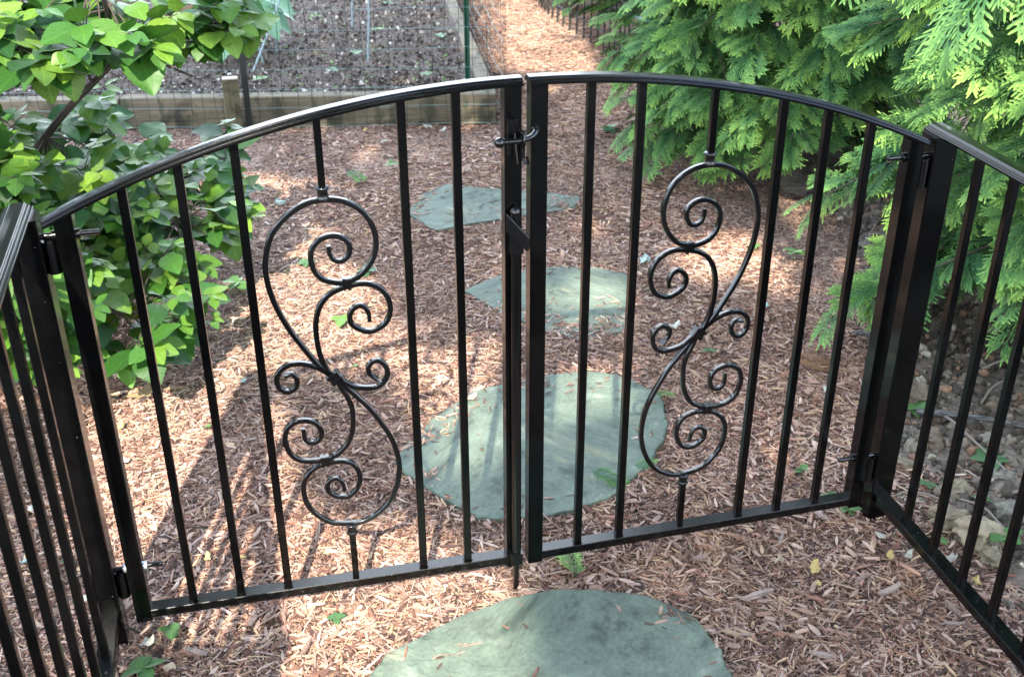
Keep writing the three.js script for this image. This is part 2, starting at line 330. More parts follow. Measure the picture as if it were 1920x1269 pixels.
const BARS = {
  A: [[404, 995], [403, 975], [395, 961], [382, 956], [369, 962], [360, 978], [361, 997], [372, 1010], [389, 1017], [410, 1016], [430, 1004], [442, 985], [444, 963], [438, 938], [424, 919], [404, 909], [384, 905], [368, 908], [348, 914], [326, 933], [309, 960], [302, 990], [305, 1024], [317, 1054], [336, 1076], [363, 1093], [389, 1100], [413, 1101], [440, 1097], [467, 1084], [496, 1062], [520, 1034], [534, 998], [541, 965], [541, 927], [535, 888], [522, 844], [503, 798], [477, 750], [452, 709], [430, 681], [416, 664]],
  C: [[328, 802], [328, 820], [336, 839], [349, 845], [363, 837], [371, 820], [367, 800], [350, 785], [329, 777], [308, 783], [291, 796], [281, 819], [281, 848], [294, 876], [317, 893], [342, 898], [363, 896], [374, 894], [395, 888], [419, 873], [436, 849], [446, 815], [448, 779], [444, 733], [434, 698], [424, 676], [414, 660]],
  D: [[412, 664], [431, 682], [447, 695], [468, 707], [492, 714], [517, 713], [536, 701], [545, 681], [541, 658], [526, 644], [509, 650], [501, 665], [503, 681], [512, 690], [519, 690]],
  E: [[416, 672], [396, 655], [375, 639], [350, 631], [324, 630], [304, 642], [295, 663], [299, 685], [313, 699], [328, 698], [338, 685], [336, 669], [326, 657]],
  F: [[424, 682], [411, 660], [403, 639], [391, 613], [383, 584], [383, 544], [389, 509], [406, 476], [430, 456], [449, 449], [472, 447], [502, 450], [526, 465], [540, 494], [542, 523], [533, 548], [514, 561], [492, 562], [470, 553], [459, 535], [459, 515], [470, 501], [484, 499], [496, 510], [498, 526], [498, 541]],
  H: [[420, 676], [405, 658], [394, 643], [370, 613], [343, 577], [319, 535], [296, 486], [284, 439], [281, 392], [290, 345], [309, 303], [338, 271], [379, 251], [418, 251], [456, 262], [485, 287], [507, 324], [513, 363], [508, 395], [492, 418], [469, 432], [442, 437], [416, 436], [392, 425], [378, 398], [379, 370], [392, 344], [412, 332], [435, 336], [453, 353], [456, 373], [446, 387], [429, 387], [419, 371], [416, 350]],
};
function boltGeo(a, b, r) { // threaded rod
  const L = a.distanceTo(b), n = Math.round(L / 0.0032), p = [V(0.0001, 0, 0)];
  for (let i = 0; i < n; i++) p.push(V(r, i / n * L, 0), V(r * 0.82, (i + 0.5) / n * L, 0));
  p.push(V(r * 0.7, L, 0), V(0.0001, L, 0));
  return along(new THREE.LatheGeometry(p.map((q) => new THREE.Vector2(q.x, q.y)), 12), a, b.clone().sub(a));
}
const KNUCKLE = (() => { const p = [[0.008, -0.017], [0.0125, -0.016], [0.0145, -0.0125], [0.0125, -0.009], [0.0112, -0.006], [0.0112, 0.004], [0.0128, 0.007], [0.0148, 0.0105], [0.0128, 0.0145], [0.008, 0.0155]]; return new THREE.LatheGeometry(p.map((q) => new THREE.Vector2(...q)), 20); })();
function gateLeaf(side, label) {
  const t = thing('garden_gate', label, 'gate', [side * 0.0285, 0, 0], side * 0.016, 'arched black iron gate leaves');
  const W = (u, y, z = 0) => V(side * u, y, z), w = 0.038, base = 0.054;
  mesh('stile', bar(W(0, base), W(0, under(0) + 0.001), w, w, Z), M.paint, t);
  mesh('stile', bar(W(0.926, base), W(0.926, under(0.926) + 0.004), w, w, Z), M.paint, t);
  const rp = side > 0 ? [W(w / 2 - 0.001, GB - 0.012), W(0.926 - w / 2 + 0.001, GB - 0.012)] : [W(0.926 - w / 2 + 0.001, GB - 0.012), W(w / 2 - 0.001, GB - 0.012)];
  mesh('bottom_rail', bar(...rp, 0.024, 0.036, Z), M.paintWorn, t);
  const arc = []; for (let i = 0; i <= 48; i++) { const u = -0.0215 + i / 48 * 0.985; arc.push(W(u, under(u))); }
  if (side < 0) arc.reverse();
  mesh('top_rail', sweep(CAP, arc, Z), M.paint, t);
  for (const u of [0.119, 0.234, 0.576, 0.691, 0.806]) mesh('picket', [bar(W(u, GB - 0.001), W(u, under(u) + 0.002), 0.0185, 0.0185, Z), bar(W(u, GB - 0.001), W(u, GB + 0.0025), 0.0235, 0.0235, Z, 0.004)], M.paint, t);
  mesh('picket', bar(W(0.407, 1.118), W(0.407, under(0.407) + 0.002), 0.0155, 0.0155, Z), M.paint, t);
  mesh('picket', bar(W(0.407, GB - 0.001), W(0.407, 0.238), 0.0155, 0.0155, Z), M.paint, t);
  for (const [k, pts] of Object.entries(BARS)) {
    const cv = new THREE.CatmullRomCurve3(pts.map(([u, y]) => W(u / 1000, y / 1000)), false, 'centripetal'), L = cv.getLength();
    const ends = k === 'A' || k === 'C' ? [1, 0] : k === 'H' || k === 'F' ? [0, 1] : [0, 1];
    mesh('scroll', sweep(rect(0.0122, 0.0122, 0.0022), cv.getSpacedPoints(Math.round(L / 0.0055)), Z, (q) => Math.min(1, 0.72 + 0.28 * (ends[0] ? q : 1 - q) * 14)), M.iron, t);
    if (k === 'D' || k === 'E') { // flattened fish-tail tip
      const p = cv.getPointAt(0.975), d = cv.getTangentAt(0.99), q = p.clone().addScaledVector(d, 0.016);
      const bars = [-1, 0, 1].map((s) => bar(p.clone().add(V(0, 0, s * 0.0045)), q.clone().add(V(0, 0, s * 0.009)), 0.007, 0.0075, Z, 0.002));
      mesh('scroll_tip', bars, M.iron, t);
    }
  }
  const band = (u, y, ang, len, h) => { // wrapped collar: three rounded straps round the bars
    const g = [];
    const d = V(side * Math.cos(ang), Math.sin(ang), 0);
    for (const k of [-1, 0, 1]) { const c = W(u, y).addScaledVector(d, k * len * 0.33); g.push(bar(c.clone().addScaledVector(d, -len * 0.17), c.clone().addScaledVector(d, len * 0.17), h + (k ? 0.003 : 0), 0.0175 + (k ? 0.003 : 0), Z, 0.003)); }
    mesh('collar', g, M.iron, t);
  };
  band(0.415, 0.668, Math.atan2(0.045, 0.03), 0.026, 0.031);
  band(0.372, 0.9015, 0.05, 0.02, 0.026);
  band(0.456, 0.443, -0.05, 0.02, 0.026);
  for (const y of [1.117, 0.235]) { const k = mesh('knuckle', KNUCKLE, M.iron, t); k.position.copy(W(0.407, y)); }
  // hinges: threaded J-bolts through the outer stile, hooked down into the barrels of the post
  for (const y of [1.073, 0.21]) {
    const hb = mesh('hinge_bolt', [boltGeo(W(0.925 - w / 2, y), W(0.862, y), 0.0066), rod(W(0.944, y), W(0.958, y), 0.0062), tube([W(0.956, y), W(0.97, y), W(0.979, y - 0.004), W(0.981, y - 0.02)], 0.0062, 0.0062, 10, 10)], M.iron, t);
    for (const u of [0.903, 0.949]) mesh('nut', along(new THREE.CylinderGeometry(0.0115, 0.0115, 0.009, 6), W(u, y), X), y < 0.5 && side < 0 ? M.zinc : M.iron, hb);
  }
  return t;
}
const leafA = gateLeaf(-1, 'arched iron gate leaf with the drop rod and latch, beside the broad-leaved shrub');
const leafB = gateLeaf(1, 'arched iron gate leaf with the latch striker, beside the feathery evergreens');
{ // drop rod and gravity latch on one leaf, striker on the other; x below is measured from the meeting stile
  const q = (x, y, z) => V(x + 0.0285, y, z);
  const r = mesh('drop_rod', [rod(q(-0.026, 0.075, 0.0315), q(-0.026, 1.045, 0.0315), 0.011, 16), rod(q(-0.026, -0.03, 0.0315), q(-0.026, 0.08, 0.0315), 0.0075, 14)], M.iron, leafA);
  const h0 = q(-0.047, 1.036, 0.047), h1 = q(0.0, 0.985, 0.062);
  const hs = new THREE.Shape([[-0.002, 1.051], [0.046, 0.998], [0.048, 0.99], [0.046, 0.972], [0.042, 0.968], [-0.002, 1.012]].map((p) => new THREE.Vector2(...p))), hg = new THREE.ExtrudeGeometry(hs, { depth: 0.005, bevelEnabled: true, bevelSize: 0.0012, bevelThickness: 0.0012, bevelSegments: 2 }); hg.deleteAttribute('uv'); hg.setAttribute('uv', new THREE.Float32BufferAttribute(new Float32Array(hg.attributes.position.count * 2), 2)); hg.rotateY(-0.3); hg.translate(h0.x, 0, h0.z);
  mesh('rod_handle', [hg, along(new THREE.SphereGeometry(0.012, 14, 10), q(-0.027, 1.047, 0.0315), Y)], M.iron, r);
  mesh('rod_guide', bar(q(-0.026, 0.952, 0.0305), q(-0.026, 1.0, 0.0305), 0.03, 0.03, Z), M.iron, leafA);
  mesh('rod_guide', bar(q(-0.026, 0.078, 0.0305), q(-0.026, 0.112, 0.0305), 0.03, 0.03, Z), M.iron, leafA);
  const lt = mesh('latch', [bar(q(-0.03, 1.175, 0.021), q(-0.03, 1.25, 0.021), 0.026, 0.005, Z)], M.iron, leafA);
  for (const dx of [-0.008, 0.008]) mesh('latch_fork', [bar(q(-0.028 + dx - 0.014, 1.262, 0.05), q(-0.022 + dx, 1.222, 0.036), 0.011, 0.004, X, 0.001), bar(q(-0.022 + dx, 1.226, 0.036), q(-0.018 + dx, 1.163, 0.046), 0.012, 0.004, X, 0.001)], M.iron, lt);
  mesh('latch_hook', [tube([q(-0.014, 1.232, 0.04), q(-0.01, 1.226, 0.05), q(-0.012, 1.215, 0.054), q(-0.013, 1.2, 0.052), q(-0.014, 1.172, 0.052), q(-0.006, 1.166, 0.06), q(-0.008, 1.182, 0.062)], 0.0035, 0.003, 24, 8)], M.iron, lt);
  const s = (x, y, z) => V(x - 0.0285, y, z);
  const st = mesh('striker', [tube([s(0.02, 1.226, 0.017), s(0.018, 1.226, 0.03), s(0.006, 1.218, 0.04), s(-0.014, 1.213, 0.043), s(-0.062, 1.212, 0.043)], 0.0062, 0.0062, 30, 12)], M.iron, leafB);
  mesh('striker_ball', along(new THREE.SphereGeometry(0.0112, 18, 14), s(-0.066, 1.212, 0.045), Y), M.iron, st);
  mesh('striker_nut', along(new THREE.CylinderGeometry(0.01, 0.01, 0.008, 6), s(0.02, 1.226, 0.022), Z), M.iron, st);
}
// ---------------------------------------------------------------- the side fences that meet the gate
function sideFence(side, label) {
  const x0 = side * 1.035, zp = side > 0 ? -0.03 : -0.02, t = thing('side_fence', label, 'fence', [x0, 0, zp], 0, 'black iron fences square to the gate');
  const W = (x, y, z) => V(x, y, z - zp), zEnd = 1.28;
  mesh('post', bar(W(0, -0.25, zp), W(0, 1.118, zp), 0.064, 0.064, Z, 0.003), M.paint, t);
  mesh('post', bar(W(0, -0.25, zEnd), W(0, 1.118, zEnd), 0.064, 0.064, Z, 0.003), M.paintWorn, t);
  mesh('top_rail', sweep(CAP.map(([n, b]) => [n, b * (side > 0 ? 1.2 : 1.08)]), [W(side * 0.008, 1.117, zEnd + 0.05), W(side * 0.008, 1.117, 0.9), W(side * 0.008, 1.117, zp - 0.04)], X), M.paint, t);
  mesh('bottom_rail', bar(W(0, GB - 0.014, zp + 0.031), W(0, GB - 0.014, zEnd - 0.031), 0.026, 0.042, X), M.paintWorn, t);
  for (let k = 0; k < 9; k++) { const z = 0.132 + k * 0.1275; mesh('picket', [bar(W(0, GB - 0.002, z), W(0, 1.118, z), 0.0185, 0.0185, Z), bar(W(0, GB - 0.002, z), W(0, GB + 0.0028, z), 0.025, 0.025, Z, 0.004)], M.paint, t); }
  for (const y of [1.028, 0.165]) mesh('hinge_barrel', [rod(W(-side * 0.045, y - 0.036, -0.015), W(-side * 0.045, y + 0.034, -0.015), 0.0135, 18), rod(W(-side * 0.045, y + 0.034, -0.015), W(-side * 0.045, y + 0.039, -0.015), 0.0105, 18)], M.iron, t);
}
sideFence(-1, 'black iron fence panel on the shrub side of the gate, its pickets crowded in view');
sideFence(1, 'black iron fence panel on the evergreen side of the gate, before the rocky soil');

// ---------------------------------------------------------------- garden bed with timber edging
seed = 41;
const timberMap = (() => { const n = 512, a = tileNoise(n, 6, 21, 4), b = tileNoise(n, 24, 25, 3); return dataTex(n, (x, y) => { const g = b(x * 3, y * 0.15) * 0.3 + a(x, y * 0.3) * 0.3, st = sstep(a(y, x), 0.1, 0.6), mo = sstep(a(x + 99, y * 1.7 + 40), 0, 0.5); const k = 0.7 + g - 0.3 * st; return [toS(lerp(0.21, 0.1, mo) * k), toS(lerp(0.17, 0.095, mo) * k), toS(lerp(0.11, 0.055, mo) * k)]; }, true); })();
M.timber = new THREE.MeshStandardMaterial({ map: timberMap, roughness: 0.9 });
timberMap.repeat.set(1.2, 1.2);
const BO = V(0.79, 0, -3.72), BX = V(-1, 0, -0.205).normalize(), BZ = V(0.1, 0, -1).normalize(); // corner, along the front, along the side
const bedAt = (a, b, y = 0) => V(BO.x + BX.x * a + BZ.x * b, y, BO.z + BX.z * a + BZ.z * b);
{
  const t = thing('raised_bed', 'weathered pale timber edging of the garden bed, behind the gate', 'garden edging', [BO.x, 0, BO.z]);
  const L = (a, b, y) => bedAt(a, b, y).sub(BO);
  mesh('front_timber', [bar(L(0, 0.045, 0.085), L(2.05, 0.045, 0.085), 0.175, 0.09, BX.clone().cross(Y), 0.006)], M.timber, t);
  mesh('front_timber', [bar(L(2.06, 0.045, 0.082), L(5.2, 0.045, 0.082), 0.172, 0.09, BX.clone().cross(Y), 0.006)], M.timber, t);
  mesh('side_timber', [bar(L(0.03, 0.095, 0.085), L(0.03, 5.2, 0.085), 0.172, 0.085, BZ.clone().cross(Y), 0.006)], M.timber, t);
}
const soilMap = (() => { const n = 512, a = tileNoise(n, 14, 31, 5), b = tileNoise(n, 60, 33, 3); return dataTex(n, (x, y) => { const k = 1 + 0.6 * a(x, y) + 0.6 * b(x, y); return [toS(0.075 * k), toS(0.053 * k), toS(0.04 * k)]; }, true); })();
M.soil = new THREE.MeshStandardMaterial({ map: soilMap, roughness: 1 });
{
  const pos = [], uv = [], idx = [], na = 130, nb = 110;
  for (let j = 0; j <= nb; j++) for (let i = 0; i <= na; i++) { const a = 0.04 + i / na * 6, b = 0.06 + Math.pow(j / nb, 1.3) * 8, p = bedAt(a, b); pos.push(p.x, 0.142 + 0.02 * fbm(p.x * 2.2, p.z * 2.2, 6.6) + 0.01 * nz(p.x * 9, p.z * 9) + 0.008 * nz(p.x * 21, p.z * 21) + 0.025 * sstep(b, 0.2, 1.5), p.z); uv.push(p.x * 2.2, p.z * 2.2); }
  for (let j = 0; j < nb; j++) for (let i = 0; i < na; i++) { const a = j * (na + 1) + i, b = a + na + 1; idx.push(a, a + 1, b + 1, a, b + 1, b); }
  tag(mesh('garden_soil', geoFrom(pos, null, uv, idx.reverse()), M.soil), 'dark compost soil filling the garden bed', null, null, 'structure');
}
function lump(det, rough, sy, k) {
  let g = new THREE.IcosahedronGeometry(1, det); g.deleteAttribute('normal'); g.deleteAttribute('uv'); g = mergeVertices(g, 1e-4); const p = g.attributes.position, col = [];
  for (let i = 0; i < p.count; i++) { const v = V(p.getX(i), p.getY(i), p.getZ(i)), r = 1 + rough * P3.noise(v.x * 1.3 + k * 9, v.y * 1.3, v.z * 1.3) + rough * 0.55 * P3.noise(v.x * 3.1, v.y * 3.1 + k * 5, v.z * 3.1) + rough * 0.22 * P3.noise(v.x * 7, v.y * 7, v.z * 7 + k) + rough * 0.12 * P3.noise(v.x * 17, v.y * 17, v.z * 17 + k); const d = 0.85 + 0.5 * P3.noise(v.x * 2.2 + k, v.y * 2.2, v.z * 2.2) + 0.5 * P3.noise(v.x * 9, v.y * 9 + k, v.z * 9); col.push(d, d * 0.98, d * 0.95); p.setXYZ(i, v.x * r, v.y * r * sy, v.z * r); }
  g.setAttribute('color', new THREE.Float32BufferAttribute(col, 3));
  g.computeVertexNormals(); return g;
}
M.clod = new THREE.MeshStandardMaterial({ roughness: 1, vertexColors: true });
{
  const g = thing('soil_crumbs', 'dark crumbs and pale bits strewn over the garden bed soil', null, [0, 0, 0], 0, null, 'stuff');
  const kinds = [flat(lump(1, 0.7, 0.6, 1)), flat(lump(1, 0.9, 0.4, 2))], sets = [[[], []], [[], []]];
  for (let i = 0; i < 26000; i++) {
    const a = rr(0.1, 3.6), b = 0.12 + Math.pow(R(), 1.3) * 3.9, p = bedAt(a, b), k = R() < 0.5 ? 0 : 1, s = 0.0025 + 0.0085 * Math.pow(R(), 4);
    p.y = 0.146 + 0.02 * fbm(p.x * 2.2, p.z * 2.2, 6.6) + 0.025 * sstep(b, 0.2, 1.5);
    const light = R(), c = light < 0.12 ? C(0.55, 0.5, 0.42) : light < 0.18 ? C(0.2, 0.28, 0.12) : light < 0.5 ? C(0.125, 0.09, 0.068) : C(0.06, 0.043, 0.033);
    sets[k][0].push(new THREE.Matrix4().compose(p, new THREE.Quaternion().setFromEuler(new THREE.Euler(R() * 6, R() * 6, R() * 6)), V(s * rr(0.7, 2), s, s)));
    sets[k][1].push(c.multiplyScalar(rr(0.7, 1.3)));
  }
  sets.forEach(([m, c], k) => instanced('soil_crumb', kinds[k], M.clod, m, c, g));
}
M.darkPost = new THREE.MeshStandardMaterial({ color: C(0.018, 0.02, 0.018), roughness: 0.6 });
M.greenPost = new THREE.MeshStandardMaterial({ color: C(0.012, 0.06, 0.035), roughness: 0.45 });
M.wireDark = new THREE.MeshStandardMaterial({ color: C(0.012, 0.014, 0.014), roughness: 0.6 });
M.wireGreen = new THREE.MeshStandardMaterial({ color: C(0.16, 0.24, 0.23), roughness: 0.5 });
seed = 43;
{
  const t = thing('wire_fence', 'sagging green welded wire fence on posts round the garden bed', 'wire fence', [BO.x, 0, BO.z]);
  const L = (a, b, y) => bedAt(a, b, y).sub(BO), up = [], across = [], r = 0.0014, H = 0.98;
  const path = (s) => s < 3.9 ? [3.9 - s, -0.055 + 0.012 * nz(s * 2, 1)] : [-0.05 + 0.012 * nz(s * 2, 4), (s - 3.9) - 0.05];
  const at = (s, y) => { const [a, b] = path(s), p = L(a, b, y); p.z += 0.01 * nz(s * 3, y * 4); p.x += 0.008 * nz(s * 3 + 5, y * 5); return p; };
  for (let s = 0.02; s < 7.2; s += 0.0735) { const p = []; const j = 0.012 * RN(); for (let k = 0; k <= 5; k++) p.push(at(s + j * Math.sin(k), k / 5 * H)); up.push(tube(p, r, r, 8, 4)); }
  for (let y = 0.03; y < H; y += 0.104) { const p = []; for (let s = 0; s <= 7.2; s += 0.15) p.push(at(s, y + 0.012 * nz(s * 1.1, y * 9) - 0.012 * Math.abs(Math.sin(s * 1.6)))); across.push(tube(p, r, r, 96, 4)); }
  mesh('upright_wire', up, M.wireDark, t).userData.kind = 'stuff';
  mesh('cross_wire', across, M.wireGreen, t).userData.kind = 'stuff';
  const pa = V(-0.55, 0, -3.9).sub(BO);
  mesh('post', [bar(pa.clone().setY(-0.1), pa.clone().setY(0.63), 0.034, 0.034, Z)], M.darkPost, t);
  const pb = V(0.69, 0, -4.02).sub(BO);
  mesh('post', [bar(pb.clone().setY(-0.1), pb.clone().setY(1.0), 0.03, 0.008, V(0.5, 0, 1), 0.001), bar(pb.clone().add(V(0.006, -0.1, 0.012)), pb.clone().add(V(0.006, 1, 0.012)), 0.006, 0.024, V(0.5, 0, 1), 0.001)], M.greenPost, t);
  const pc = L(-0.04, 1.9, 0); mesh('post', [bar(pc.clone().setY(-0.1), pc.clone().setY(1.0), 0.02, 0.02, Z)], M.greenPost, t);
}
{
  const t = thing('wooden_stake', 'short square wooden stake with a pale cut top, in front of the bed timber', 'stake', [-0.633, 0, -3.83]);
  mesh('shaft', bar(V(0, -0.1, 0), V(0.008, 0.325, 0), 0.085, 0.05, Z, 0.003), new THREE.MeshStandardMaterial({ map: timberMap, color: C(0.85, 0.88, 0.75), roughness: 0.95 }), t);
  mesh('cut_end', bar(V(0.008, 0.3245, 0), V(0.008, 0.331, 0), 0.079, 0.044, Z, 0.002), new THREE.MeshStandardMaterial({ color: C(0.5, 0.42, 0.34), roughness: 0.9 }), t);
}
M.greyRod = new THREE.MeshStandardMaterial({ color: C(0.28, 0.36, 0.37), roughness: 0.5 });
for (const [a, b, l] of [[[-0.5, 0.13, -4.6], [-0.14, 0.9, -4.68], 'thin grey garden rod leaning away from its crossing partner'], [[-0.42, 0.13, -4.75], [-0.58, 0.9, -4.6], 'pale garden rod crossing the leaning grey one'], [[0.2, 0.13, -4.67], [0.24, 0.95, -4.7], 'upright grey rod nearest the fence post, bent at its foot'], [[0.19, 0.13, -5.4], [0.21, 0.9, -5.43], 'short grey rod standing behind the other upright one'], [[-0.33, 0.13, -4.95], [-0.36, 0.95, -4.7], 'white thin rod standing between the crossed rods']]) {
  const A = V(...a), B2 = V(...b), m = mesh('garden_rod', tube([V(0, 0, 0), B2.clone().sub(A).multiplyScalar(0.4).add(V(0.012, 0, 0)), B2.clone().sub(A)], 0.006, 0.006, 10, 8), M.greyRod);
  m.position.copy(A); tag(m, l, 'garden stake', 'rods stuck in the garden bed');
}
// ---------------------------------------------------------------- the low black edging fence along the far path
{
  const t = thing('edging_fence', 'low black iron edging fence of thin pickets along the far path', 'fence', [1.8, 0, -4.45]);
  for (let k = 0; k < 21; k++) { const z = -k * 0.123, x = 0.045 * Math.sin(k * 0.35), y = gy(1.8 + x, -4.45 + z) - 0.05; mesh('picket', [rod(V(x, y, z), V(x + 0.003, 0.5, z), 0.0065, 8), rod(V(x + 0.003, 0.5, z), V(x + 0.003, 0.53, z), 0.011, 8, 0.001)], M.darkPost, t); }
  for (const y of [0.13, 0.42]) { const p = []; for (let k = -0.3; k < 21; k += 0.7) p.push(V(0.045 * Math.sin(k * 0.35), y, -k * 0.123)); mesh('rail', tube(p, 0.005, 0.005, 60, 6), M.darkPost, t); }
}
tag(mesh('hose', tube([V(1.78, 0, -3.55), V(1.76, 0.2, -3.58), V(1.74, 0.38, -3.6), V(1.69, 0.5, -3.62), V(1.55, 0.55, -3.75)], 0.009, 0.009, 20, 8), M.greyRod), 'bent grey plastic hose sticking up by the evergreens', 'hose');

// ---------------------------------------------------------------- rocky soil under the evergreens, and a pale drive beyond
seed = 51;
const bankMap = (() => { const n = 512, a = tileNoise(n, 10, 41, 5), b = tileNoise(n, 44, 43, 4); return dataTex(n, (x, y) => { const k = 1 + 0.5 * a(x, y) + 0.5 * b(x, y); return [toS(0.14 * k), toS(0.112 * k), toS(0.086 * k)]; }, true); })();
M.bank = new THREE.MeshStandardMaterial({ map: bankMap, roughness: 1 });
const bankY = (x, z) => gy(x, z) - 0.03 + bank(x, z) * (0.035 + 0.05 * sstep(x, 1.2, 2.2) + 0.018 * fbm(x * 5, z * 5, 3.1) + 0.012 * nz(x * 17, z * 17));
{
  const pos = [], uv = [], idx = [], na = 90, nb = 200;
  for (let j = 0; j <= nb; j++) for (let i = 0; i <= na; i++) { const x = 0.98 + i / na * 2.6, z = 1.9 - j / nb * 4.6; pos.push(x, bankY(x, z), z); uv.push(x * 2, z * 2); }
  for (let j = 0; j < nb; j++) for (let i = 0; i < na; i++) { const a = j * (na + 1) + i, b = a + na + 1; idx.push(a, a + 1, b + 1, a, b + 1, b); }
  tag(mesh('soil_bank', geoFrom(pos, null, uv, idx), M.bank), 'bare lumpy soil bank below the evergreens', null, null, 'structure');
  const g = thing('soil_clods', 'crumbled clods and bits of litter on the bare soil bank', null, [0, 0, 0], 0, null, 'stuff');
  const kinds = [lump(2, 0.5, 0.75, 3), lump(2, 0.65, 0.6, 4)], sets = [[[], []], [[], []]];
  for (let i = 0; i < 16000; i++) {
    const x = rr(1.05, 2.3), z = rr(-2.3, 1.0); if (R() > bank(x, z)) continue; const k = R() < 0.5 ? 0 : 1, s = 0.0025 + 0.022 * Math.pow(R(), 6), l = R();
    sets[k][0].push(new THREE.Matrix4().compose(V(x, bankY(x, z) + s * 0.2, z), new THREE.Quaternion().setFromEuler(new THREE.Euler(R() * 6, R() * 6, R() * 6)), V(s * rr(0.8, 1.5), s, s)));
    sets[k][1].push((l < 0.05 ? C(0.42, 0.38, 0.3) : l < 0.2 ? C(0.26, 0.16, 0.1) : l < 0.55 ? C(0.18, 0.15, 0.115) : C(0.085, 0.066, 0.05)).multiplyScalar(rr(0.75, 1.25)));
  }
  sets.forEach(([m, c], k) => instanced('clod', kinds[k], M.clod, m, c, g));
}
{
  const m = mesh('driveway', new THREE.BoxGeometry(6, 0.12, 24), new THREE.MeshStandardMaterial({ color: C(0.36, 0.37, 0.4), roughness: 0.9 })); m.position.set(6.9, -0.02, -6); tag(m, 'pale concrete drive glimpsed beyond the evergreens', null, null, 'structure');
}
{ // the dark stained step and deck from which the gate is seen; the paint mirrors it
  const t = thing('deck', 'dark stained wooden deck facing the gate, behind the photographer', 'deck', [0, 0, 1.35]);
  const stain = new THREE.MeshStandardMaterial({ map: timberMap, color: C(0.26, 0.21, 0.18), roughness: 0.7 });
  for (let k = 0; k < 26; k++) mesh('board', bar(V(-2.6, 0.3, 0.07 + k * 0.146), V(2.6, 0.3, 0.07 + k * 0.146), 0.03, 0.14, Z, 0.004), stain, t);
  mesh('fascia', bar(V(-2.6, 0.14, -0.012), V(2.6, 0.14, -0.012), 0.28, 0.024, Z, 0.003), stain, t);
}
// rocks that can be told apart
seed = 53;
const rockMap = (() => { const n = 256, a = tileNoise(n, 14, 51, 6); return dataTex(n, (x, y) => { const k = 180 + 150 * a(x, y); return [k, k, k]; }, true); })();
const ROCKS = [[1.33, -0.06, 0.045, 0, 'dusty pale rock behind the second picket of the evergreen-side fence'], [1.56, -0.24, 0.04, 1, 'tan rock beside the long grey stick'], [1.23, 0.05, 0.05, 0, 'squat tan rock close to the first picket on the rocky side'], [1.26, 0.15, 0.065, 0, 'largest tan rock between the second and third pickets'], [1.18, -0.05, 0.035, 1, 'grey rock next to the hinge post foot on the soil'], [1.38, -0.29, 0.045, 2, 'dark brown clod in front of the broken stick'], [1.49, -0.09, 0.035, 1, 'rounded grey rock among the nettle-like seedlings'], [1.45, -0.55, 0.08, 2, 'broad brown rock half hidden behind the hinge post'], [1.41, 0.1, 0.05, 1, 'dull rock behind the third picket'], [1.24, 0.24, 0.04, 0, 'cream rock touching the fence rail'], [1.3, -0.34, 0.035, 1, 'small grey rock by the bright green seedling behind the post'], [1.5, -0.42, 0.03, 2, 'brown pebble-sized rock at the thick end of the grey stick'], [1.24, -0.23, 0.035, 0, 'sunlit pale rock just behind the hinge post'], [1.69, -0.4, 0.05, 2, 'earthy rock under the hanging evergreen tips'], [1.74, -1.48, 0.045, 1, 'white-grey rock in the dark below the evergreens'], [1.53, -0.98, 0.03, 1, 'grey stone resting beside the short log']];
ROCKS.forEach(([x, z, s, k, l], i) => {
  const m = mesh('rock', lump(7, 0.5, 0.72, 10 + i), new THREE.MeshStandardMaterial({ vertexColors: true, color: [C(0.27, 0.22, 0.145), C(0.2, 0.185, 0.15), C(0.15, 0.115, 0.08)][k].multiplyScalar(rr(0.85, 1.15)), roughness: 0.95 }));
  m.position.set(x, bankY(x, z) + s * 0.15, z); m.scale.setScalar(s * 0.85); m.scale.x *= rr(1, 1.35); m.rotation.y = R() * 6;
  tag(m, l, 'rock', 'rocks on the bare soil bank');
});
M.stick = new THREE.MeshStandardMaterial({ color: C(0.2, 0.165, 0.14), roughness: 0.95 });
M.stickGrey = new THREE.MeshStandardMaterial({ color: C(0.2, 0.19, 0.175), map: rockMap, bumpMap: rockMap, bumpScale: 0.004, roughness: 0.95 });
[[1.5, -1.02, 1.58, -0.9, 0.013, 1, 'stubby grey log end behind the hinge-side stile'], [1.42, -0.44, 1.72, -0.2, 0.012, 1, 'thick grey stick lying across the rocky soil'], [1.46, -0.5, 1.5, -0.08, 0.005, 0, 'thin straight twig leaning over the grey stick'], [1.12, -0.08, 1.24, -0.02, 0.005, 0, 'short brown twig at the foot of the hinge post'], [1.76, -0.6, 1.95, -0.56, 0.005, 0, 'bare twig lying below the hanging evergreen'], [1.3, 0.0, 1.34, 0.24, 0.004, 0, 'forked brown twig between the fourth and fifth pickets'], [1.64, -0.42, 1.86, -0.52, 0.004, 0, 'slender twig crossing behind the fence high on the bank'], [1.45, 0.02, 1.62, 0.1, 0.006, 0, 'crooked twig near the big-leaved seedling']].forEach(([x, z, u, w, r, k, l]) => {
  const a = V(x, bankY(x, z) + 0.02, z), b = V(u, bankY(u, w) + 0.025, w), m1 = a.clone().lerp(b, 0.35).add(V(rr(-0.02, 0.02), 0.015, rr(-0.02, 0.02))), m2 = a.clone().lerp(b, 0.7).add(V(rr(-0.02, 0.02), 0.012, rr(-0.02, 0.02)));
  const g = tube([V(0, 0, 0), m1.clone().sub(a), m2.clone().sub(a), b.clone().sub(a)], r, r * 0.6, 16, 7), o = mesh('stick', g, k ? M.stickGrey : M.stick); o.position.copy(a); tag(o, l, 'stick', 'fallen sticks on the bank');
});

